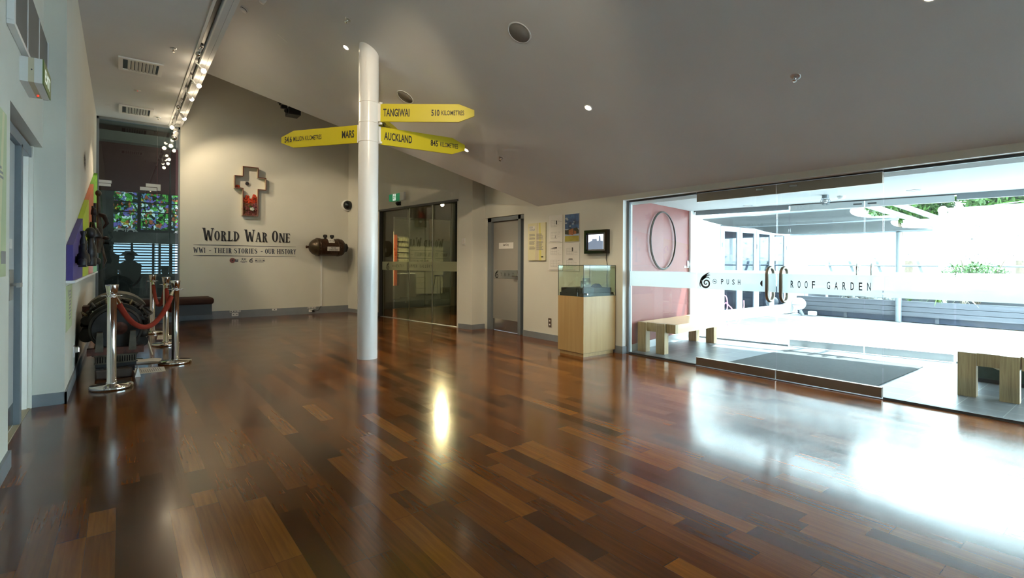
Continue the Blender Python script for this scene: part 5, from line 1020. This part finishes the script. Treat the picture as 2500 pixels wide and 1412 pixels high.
# ------------------------------------------------------------------ lobby between the two glass fronts
OC, OD, ON = Vector((8.147, 2.551, 0)), Vector((-.184, .983, 0)).normalized(), Vector((.983, .184, 0)).normalized()
def op(s, z=0, out=0): q = OC+OD*s+ON*out; return Vector((q.x, q.y, z))
def obox(s0, s1, z0, z1, o0, o1, mb=None):
    a = [op(s0, 0, o0), op(s0, 0, o1), op(s1, 0, o1), op(s1, 0, o0)]
    vs = [Vector((q.x, q.y, z)) for z in (z0, z1) for q in a]
    return (mb or MB()).add(vs, [(0, 3, 2, 1), (4, 5, 6, 7), (0, 1, 5, 4), (1, 2, 6, 5), (2, 3, 7, 6), (3, 0, 4, 7)])
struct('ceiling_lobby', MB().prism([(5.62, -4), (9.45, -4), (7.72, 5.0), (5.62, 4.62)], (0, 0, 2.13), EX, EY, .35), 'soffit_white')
RW0, RWD = Vector((5.53, 4.548, 0)), Vector((.983, .184, 0)).normalized(); RN = Vector((.184, -.983, 0)).normalized()
def rwbox(a, b, z0, z1, o0, o1):
    q = [RW0+RWD*a+RN*o0, RW0+RWD*b+RN*o0, RW0+RWD*b+RN*o1, RW0+RWD*a+RN*o1]; vs = [Vector((p_.x, p_.y, z)) for z in (z0, z1) for p_ in q]
    return MB().add(vs, [(0, 1, 2, 3), (7, 6, 5, 4), (0, 4, 5, 1), (1, 5, 6, 2), (2, 6, 7, 3), (3, 7, 4, 0)])
struct('wall_red', rwbox(0, 2.33, 0, 2.13, -.2, 0), 'red_paint')
struct('baseboard_red', rwbox(0, 2.33, 0, .1, 0, .015), 'alu')
struct('trim_red_corner', rwbox(2.33, 2.38, 0, 2.13, -.2, .02), 'dusty_metal')
hp = thing('wall_hoop', 'large thin metal hoop hung on the red wall', 'hoop', RW0+RWD*1.05+RN*.03+Vector((0, 0, 1.58)))
hc = RW0+RWD*1.06+RN*.03+Vector((0, 0, 1.585)); MB().tube([hc+RWD*(.435*math.cos(a))+Vector((0, 0, .44*math.sin(a))) for a in [2*math.pi*k/56 for k in range(56)]], .011, 8, closed=True).build('ring', 'dusty_metal', hp)
MB().cyl(hc+Vector((0, 0, .44)), hc+Vector((0, 0, .44))-RN*.03, .012).build('hook', 'steel', hp); MB().tube([hc+RN*.012+RWD*(.427*math.cos(a))+Vector((0, 0, .432*math.sin(a))) for a in [2*math.pi*k/56 for k in range(56)]], .006, 6, closed=True).build('wire', 'frame_dark', hp)
t = thing('switch_plate', 'steel switch plate on the red wall by its corner', 'switch', RW0+RWD*2.08+Vector((0, 0, 1.2))); rwbox(2.02, 2.14, 1.165, 1.285, 0, .012).build('plate', 'alu', t); rwbox(2.06, 2.10, 1.2, 1.25, .012, .016).build('rocker', 'white_plastic', t)
simple('wall_label', rwbox(1.91, 2.0, 1.165, 1.20, 0, .006), 'paper', 'tiny white label on the red wall beside the switch plate', 'label')
# bench with end-grain legs
def make_bench(label, P0, ang):
    a = Vector((math.cos(ang), math.sin(ang), 0)); b = Vector((math.sin(ang), -math.cos(ang), 0)); P = Vector((*P0, 0))
    def bx(a0, a1, b0, b1, z0, z1):
        vs = [P+a*x+b*y+Vector((0, 0, z)) for z in (z0, z1) for x, y in ((a0, b0), (a1, b0), (a1, b1), (a0, b1))]
        return MB().add(vs, [(0, 1, 2, 3), (7, 6, 5, 4), (0, 4, 5, 1), (1, 5, 6, 2), (2, 6, 7, 3), (3, 7, 4, 0)])
    t = thing('lobby_bench', label, 'bench', P0+(0,), group='block-legged timber benches in the lobby')
    bx(.105, 1.47, .0, .56, .29, .41).build('seat', 'bamboo_top', t)
    m = bx(.035, .105, .13, .285, .29, .409); q = bx(.035, .105, .43, .56, .29, .409); m.add(q.v, q.f)
    q = bx(1.47, 1.54, .13, .285, .29, .409); m.add(q.v, q.f); q = bx(1.47, 1.54, .43, .56, .29, .409); m.add(q.v, q.f); q = bx(.035, .105, -.0, .0005, .29, .3)
    m.build('seat_end', 'bamboo_end', t)
    for a0 in (0, 1.47):
        for b0 in (0, .288): bx(a0, a0+.105, b0, b0+.13, 0, .41).build('leg', 'bamboo_end', t)
    return t
make_bench('timber bench with thick block legs along the red wall', (5.784, 4.563), math.radians(5.5)); make_bench('timber bench with block legs beyond the fixed pane, a green chest underneath', (6.274, 1.205), math.radians(2))
t = thing('storage_chest', 'dark green chest with a rope handle under the bench beyond the fixed pane', 'chest', (7.4, 1.0, 0)); MB().bbox((7.18, .72, 0), (7.66, 1.22, .27), .012).build('box', 'trunk_green', t); MB().box((7.172, .72, .0), (7.18, 1.22, .04)).build('skid', 'black', t)
MB().tube([(7.17, .88, .19), (7.14, .92, .165), (7.13, 1.0, .16), (7.14, 1.06, .165), (7.17, 1.1, .18)], .012, 8).build('rope_handle', 'rope_fibre', t)
simple('entrance_mat', MB().box((5.985, 1.783, -.002), (7.64, 3.343, .008)), 'mat_fibre', 'large ribbed grey entrance mat inside the glass doors', 'mat')
for x, y, l in ((7.6, 3.92, 'round recessed light in the lobby ceiling, toward the red wall'), (7.55, 1.86, 'round recessed light in the lobby ceiling, above the fixed pane')):
    t = thing('recessed_light', l, 'light', (x, y, 2.13), rot=rotB, group='lobby ceiling lights'); lathe_part('rim', [(.055, 0), (.055, .006), (.07, .006), (.072, 0)], 'galv', t); lathe_part('lens', [(0, .003), (.055, .003)], 'white_plastic', t)
t = thing('caged_lamp', 'small caged lamp hanging from the lobby ceiling', 'lamp', (7.22, 2.70, 2.13)); MB().cyl((7.22, 2.7, 2.13), (7.22, 2.7, 2.09), .04).build('base', 'galv', t); MB().sphere((7.22, 2.7, 2.055), .028).build('bulb', 'white_plastic', t); mb = MB()
for k in range(6): a = k*math.pi/3; mb.tube([(7.22+.04*math.cos(a), 2.7+.04*math.sin(a), 2.09), (7.22+.055*math.cos(a), 2.7+.055*math.sin(a), 2.05), (7.22+.03*math.cos(a), 2.7+.03*math.sin(a), 2.005), (7.22, 2.7, 2.0)], .003, 5)
for z, r in ((2.07, .048), (2.04, .054), (2.015, .04)): mb.tube([(7.22+r*math.cos(a), 2.7+r*math.sin(a), z) for a in [2*math.pi*k/16 for k in range(16)]], .003, 5, closed=True)
mb.build('wire_cage', 'galv', t)
t = thing('lobby_detector', 'white detector on the lobby ceiling beside the caged lamp', 'detector', (7.46, 2.60, 2.13), rot=rotB); lathe_part('housing', [(.05, 0), (.05, .015), (.035, .04), (0, .042)], 'white_plastic', t)
# outer glass front
def oleaf(nm, s0, s1, hs):
    p = struct(nm, obox(s0, s1, .12, 2.03, -.006, .006), 'clear_glass'); struct('frosted_band', obox(s0, s1, .93, 1.13, -.0085, -.0065), 'frost_film', p)
    struct('bottom_rail', obox(s0, s1, .01, .105, -.02, .02), 'alu', p); struct('top_rail', obox(s0, s1, 2.03, 2.115, -.02, .02), 'alu', p); struct('lock', obox(hs-.05, hs+.05, 2.065, 2.085, -.03, -.02), 'frame_dark', p)
    loop = [op(hs, 1.02+(.10 if math.sin(a) >= 0 else -.10)+.075*math.sin(a)+.07, .075*math.cos(a)) for a in [2*math.pi*k/28 for k in range(28)]]
    struct('pull_handle', MB().tube(loop, .015, 10, closed=True), 'steel', p)
    return p
oleaf('door_6', .006, .925, .08); r_ = oleaf('door_7', -.935, -.006, -.085)
struct('door_tag', obox(-.17, -.06, 2.045, 2.06, -.023, -.021), 'paper', r_)
for nm, s0, s1 in (('window_13', .945, 2.36), ('window_14', -6, -.955)):
    p = struct(nm, obox(s0, s1, .02, 2.07, -.005, .005), 'clear_glass'); struct('frosted_band', obox(s0, s1, .93, 1.13, -.0075, -.0055), 'frost_film', p)
    struct('window_frame', obox(s0, s1, 2.055, 2.13, -.03, .03, obox(s0, s1, 0, .022, -.02, .02)), 'frame_grey', p)
struct('trim_outer_head', obox(-6, 2.4, 2.115, 2.13, -.02, .03), 'frame_dark'); struct('trim_outer_fascia', obox(-6, 2.4, 2.13, 2.5, .16, .3), 'white_steel')
# ------------------------------------------------------------------ roof garden
mb = MB().box((7.9, 5.85, 0), (10.18, 6.05, 2.25)).box((10.18, 5.85, 2.08), (13.24, 6.05, 2.25)).box((13.24, 5.85, 0), (14.3, 6.05, 2.25)).box((7.6, 4.9, 0), (7.95, 6.05, 2.6))
struct('wall_patio', mb, 'white_paint')
fd = thing('folding_door', 'white-framed glazed folding doors along the patio wall', 'door', (11.7, 5.85, 0)); fd['kind'] = 'structure'
for i in range(4):
    a = 10.22+i*.755; b = a+.735; q = MB().box((a, 5.83, .01), (a+.10, 5.87, 2.06)).box((b-.10, 5.83, .01), (b, 5.87, 2.06)).box((a+.1, 5.83, .01), (b-.1, 5.87, .24)).box((a+.1, 5.83, 1.95), (b-.1, 5.87, 2.06)).build('door_frame', 'white_steel', fd)
    MB().box((a+.10, 5.846, .24), (b-.10, 5.856, 1.95)).build('pane', 'door_pane', q)
MB().box((10.2, 5.88, 0), (13.2, 5.9, 2.08)).build('backing', 'frame_dark', fd); MB().box((10.18, 5.80, 2.07), (13.26, 5.86, 2.13)).build('head_track', 'galv', fd)
for i in (0, 2, 4): x = 10.215+i*.755; MB().box((x-.012, 5.815, .9), (x+.012, 5.83, 1.0)).box((x-.012, 5.815, 1.6), (x+.012, 5.83, 1.7)).build('hinge', 'galv', fd)
hz = thing('garden_hose', 'pink garden hose looped against the patio wall', 'hose', (10.1, 5.75, 0))
MB().tube([(9.9+.27*math.cos(a)+.06*a/6.3, 5.74-.02*k_, .27+.32*math.sin(a)) for k_, a in enumerate([math.radians(-60+t_*22) for t_ in range(22)])], .012, 8).tube([(10.05, 5.70, .38), (10.15, 5.70, .42), (10.3, 5.66, .3), (10.42, 5.6, .05), (10.3, 5.55, .012), (10.1, 5.6, .012)], .012, 8).build('tube', 'hose_pink', hz)
# planter
pl = thing('planter', 'long grey slatted timber planter across the roof garden', 'planter', (13.9, 2, 0))
for k in range(3): MB().box((13.5, -6, .125+k*.106), (13.535, 5.7, .222+k*.106)).build('board', 'grey_boards', pl)
MB().box((13.56, -6, 0), (13.6, 5.7, .4)).build('liner', 'navy_vinyl', pl); MB().box((13.5, -6, .432), (13.62, 5.7, .45)).build('coping', 'grey_boards', pl); MB().box((13.6, -6, .0), (14.49, 5.7, .40)).build('soil', 'soil', pl)
for y in (4.6, 2.9, 1.2, -.5): MB().box((13.535, y, 0), (13.56, y+.06, .43)).build('post', 'grey_boards', pl)
struct('wall_planter_back', MB().box((14.52, -6, 0), (14.62, 6, .62)), 'grey_boards')
t = thing('gabion', 'wire basket of pale stones on the planter', 'basket', (13.9, 4.25, .4)); mb = MB()
for k in range(60): mb.sphere((13.72+random.random()*.3, 3.75+random.random()*1.0, .43+random.random()*.14), random.uniform(.04, .065), 7, 5, (1, 1.2, .8))
mb.build('stones', 'stone', t)['kind'] = 'stuff'
mb = MB()
for k in range(11): y = 3.7+k*.11; mb.cyl((13.67, y, .41), (13.67, y, .62), .004, seg=5)
for k in range(4): mb.cyl((13.67, 3.7, .42+k*.065), (13.67, 4.8, .42+k*.065), .004, seg=5)
mb.build('wire_mesh', 'galv', t)
def leafy(mb, c, r, n, sz, sc=(1, 1, 1)):
    for k in range(n):
        while True:
            d = Vector((random.uniform(-1, 1), random.uniform(-1, 1), random.uniform(-1, 1)))
            if .25 < d.length < 1: break
        q = Vector(c)+Vector((d.x*r*sc[0], d.y*r*sc[1], d.z*r*sc[2])); a = Vector((random.gauss(0, 1), random.gauss(0, 1), random.gauss(0, 1))).normalized(); b = a.orthogonal().normalized(); s = sz*random.uniform(.6, 1.3)
        mb.add([q-a*s, q+b*s*.45, q+a*s, q-b*s*.45], [(0, 1, 2, 3)])
t = thing('garden_shrub', 'bright green leafy shrub growing in the slatted planter', 'shrub', (13.9, 2.36, .4)); mb = MB()
for k in range(9): a = random.uniform(0, 6.28); mb2 = (13.9+.18*math.cos(a), 2.36+.38*math.sin(a), .85+random.uniform(-.1, .35)); leafy(mb, mb2, .24, 170, .04)
leafy(mb, (13.9, 2.36, .95), .5, 700, .04, (.55, 1, .75)); mb.build('leaves', 'leaf_green', t); mb = MB()
for k in range(12): a = random.uniform(0, 6.28); mb.tube([(13.9, 2.36, .38), (13.9+.1*math.cos(a), 2.36+.15*math.sin(a), .7), (13.9+.25*math.cos(a), 2.36+.45*math.sin(a), 1.1+random.random()*.25)], .01, 5)
mb.build('branches', 'bark', t)
for (x, y, n, m, lab) in ((13.75, 2.95, 26, 'grass_green', 'clump of green strappy grass in the planter by the tall white post'), (13.72, 2.55, 20, 'straw', 'clump of dry straw-coloured grass next to the green one'), (13.75, 3.45, 10, 'grass_green', 'thin wisp of grass in the planter by the steel post'), (13.8, 1.1, 22, 'straw', 'dry tuft in the planter toward the view edge')):
    t = thing('grass_clump', lab, 'grass plant', (x, y, .4), group='grasses in the planter'); mb = MB()
    for k in range(n):
        a = random.uniform(0, 6.28); r = random.uniform(.12, .42); h = random.uniform(.1, .3); d = Vector((math.cos(a), math.sin(a), 0)); p_ = d.cross(Vector(EZ))*.008; b0 = Vector((x, y, .4))
        pts = [b0, b0+d*r*.4+Vector((0, 0, h)), b0+d*r+Vector((0, 0, h*.5-r*.3))]
        mb.add([pts[0]-p_, pts[0]+p_, pts[1]+p_, pts[1]-p_, pts[2]], [(0, 1, 2, 3), (3, 2, 4)])
    mb.build('blades', m, t)
t = thing('ball_lamp', 'white ball lamp lying at the planter end', 'lamp', (13.2, 5.55, .15)); MB().sphere((13.22, 5.52, .27), .15, 20, 14).build('globe', 'white_steel', t); MB().lathe([(.152, -.008), (.154, 0), (.152, .008)], (13.22, 5.52, .25), seg=24).build('seam_ring', 'galv', t); MB().cyl((13.22, 5.5, .12), (13.25, 5.45, 0), .04).build('stem', 'galv', t)
simple('garden_floodlight', MB().bbox((13.25, 5.18, .0), (13.4, 5.34, .10), .015), 'white_steel', 'small pale box light on the pavers beside the ball lamp', 'light')
# printed screen, posts and rail
FXX = 14.36
for i, (a, b) in enumerate(((5.35, 6.02), (4.65, 5.31), (3.83, 4.58), (3.09, 3.73), (1.64, 2.92), (.0, 1.58), (-3, -.06))):
    zt = 2.28 if i < 4 else 2.49
    o_ = MB().box((FXX, a, 1.337), (FXX+.008, b, zt)).build('fence_screen', 'screen_print'); tag(o_, ('pale translucent screen with faint printed plants, %s' % ['at the patio wall corner', 'second from the patio wall', 'between thin and steel posts', 'before the tall white post', 'beyond the tall white post', 'behind the leafy shrub', 'past the view edge'][i]), 'screen', 'printed fence screens')
    pr_ = []
    for k in range(int((b-a)*14)):
        y, z = random.uniform(.08, b-a-.08), random.choice([random.uniform(.02, .16), random.uniform(.45, .8)])
        for j in range(7): an = math.radians(-10+33*j+random.uniform(-8, 8)); L_ = random.uniform(.04, .10); pr_.append(ribbon([(y, z), (y+L_*.6*math.cos(an), z+L_*.7*math.sin(an)), (y+L_*math.cos(an), z+L_*.75*math.sin(an))], [.010, .008, .002]))
    decal('plant_print', pr_, 'reed_print', (FXX-.003, b, 1.337), NY, EZ, o_)
    if i == 1: decal('lettering', text2d('SLIPPERY WHEN WET', .04, .15, .36, .03), 'print_grey', (FXX-.005, b, 1.337), NY, EZ, o_)
for y, w_, zt, l in ((5.82, .05, 2.31, 'thin white post closest to the patio wall'), (5.33, .04, 2.31, 'thin white post second from the patio wall'), (4.615, .06, 2.31, 'broad white post in the middle of the fence screens'), (1.61, .05, 2.52, 'white post beyond the leafy shrub')):
    simple('fence_post', MB().box((FXX-.02, y-w_/2, .4), (FXX+.04, y+w_/2, zt)), 'white_steel', l, 'post', 'fence posts')
simple('steel_post', MB().cyl((13.44, 3.57, 0), (13.44, 3.57, 1.95), .055), 'galv', 'round steel post holding up the shade sail frame', 'post')
t = thing('tall_post', 'tall white post with a ball top in the roof garden fence', 'post', (FXX-.06, 3.01, 0)); MB().cyl((FXX-.02, 3.01, .41), (FXX-.02, 3.01, 2.40), .075).build('shaft', 'white_steel', t); MB().sphere((FXX-.02, 3.01, 2.45), .09).build('ball', 'white_steel', t)
simple('pipe_rail', MB().cyl((14.42, -3, 1.22), (14.42, 5.85, 1.22), .023), 'galv', 'horizontal steel pipe rail behind the fence screens', 'rail')
for k, (y, l) in enumerate(((5.24, 'slanted steel brace by the patio wall corner'), (4.76, 'slanted steel brace second from the patio wall'), (4.18, 'slanted steel brace beside the steel post'), (3.39, 'slanted steel brace before the tall white post'), (1.64, 'slanted steel brace beyond the leafy shrub'))):
    simple('fence_brace', MB().prism([(.03, 0), (.09, 0), (-.07, .50), (-.13, .50)], (14.46, y, .86), NY, EZ, .03), 'galv', l, 'brace', 'fence braces')
struct('wall_neighbour', MB().box((17.5, -8, 0), (17.7, 8, 2.3)).box((14.7, 6.05, 0), (17.5, 6.2, 2.1)), 'white_paint')
# shade sail on its frame
t = thing('shade_sail', 'dark shade sail stretched on a pale steel frame over the patio', 'shade sail', (11.4, 4.4, 2.1))
for x, z, r in ((9.25, 2.16, .035), (11.2, 2.10, .045), (13.45, 2.0, .05)): MB().cyl((x, 2.98, z), (x, 5.83, z+.01), r).build('cross_pipe', 'galv', t)
MB().box((8.6, 2.93, 2.10), (13.6, 2.98, 2.18), Matrix.Rotation(math.radians(2.1), 3, 'Y')).build('side_beam', 'galv', t); MB().box((8.6, 2.62, 2.13), (13.2, 2.66, 2.21), Matrix.Rotation(math.radians(2.1), 3, 'Y')).build('side_beam', 'galv', t)
def sail(xa, za, xb, zb):
    mb = MB(); NU, NV = 12, 14; vs = []
    for i in range(NU+1):
        u = i/NU
        for j in range(NV+1):
            v = j/NV; x = xa+(xb-xa)*v; yr = 3.06+.26*math.sin(math.pi*v)**.7; y = 5.8-(5.8-yr)*u; z = za+(zb-za)*v-.05*math.sin(math.pi*v)*(1-.3*u)-.02*math.sin(math.pi*u); vs.append((x, y, z))
    fs = [(i*(NV+1)+j, i*(NV+1)+j+1, (i+1)*(NV+1)+j+1, (i+1)*(NV+1)+j) for i in range(NU) for j in range(NV)]
    k = len(vs); return mb.add(vs+[(x, y, z+.004) for x, y, z in vs], fs+[tuple(q+k for q in reversed(f)) for f in fs], True)
sail(9.3, 2.15, 11.15, 2.09).build('fabric', 'sail_fabric', t); sail(11.3, 2.09, 13.4, 2.0).build('fabric', 'sail_fabric', t)
# tree beyond the fence
def tree(label, x, y, z, r, n):
    t = thing('garden_tree', label, 'tree', (x, y, 0), group='trees beyond the fence'); mb = MB().tube([(x, y, 0), (x+.1, y, z*.5), (x, y+.05, z)], .09, 8, taper=[.11, .09, .05])
    for k in range(5): a = k*1.25; mb.tube([(x+.05, y, z*.6), (x+r*.4*math.cos(a), y+r*.4*math.sin(a), z*.85), (x+r*.75*math.cos(a), y+r*.75*math.sin(a), z+r*.3)], .03, 6, taper=[.05, .03, .012])
    mb.build('trunk', 'bark', t); mb = MB(); leafy(mb, (x, y, z), r, n, .09, (.8, 1.05, .75)); mb.build('crown', 'leaf_green', t)
tree('green tree behind the fence by the shade sail end', 16.2, 4.1, 3.0, .95, 5200); tree('green tree behind the fence, beyond the tall white post', 16.4, 2.05, 3.05, 1.05, 6000)
simple('fence_wire', MB().cyl((FXX, 2.92, 2.42), (FXX, -1, 2.8), .008), 'galv', 'thin sloping wire above the fence screens', 'wire')
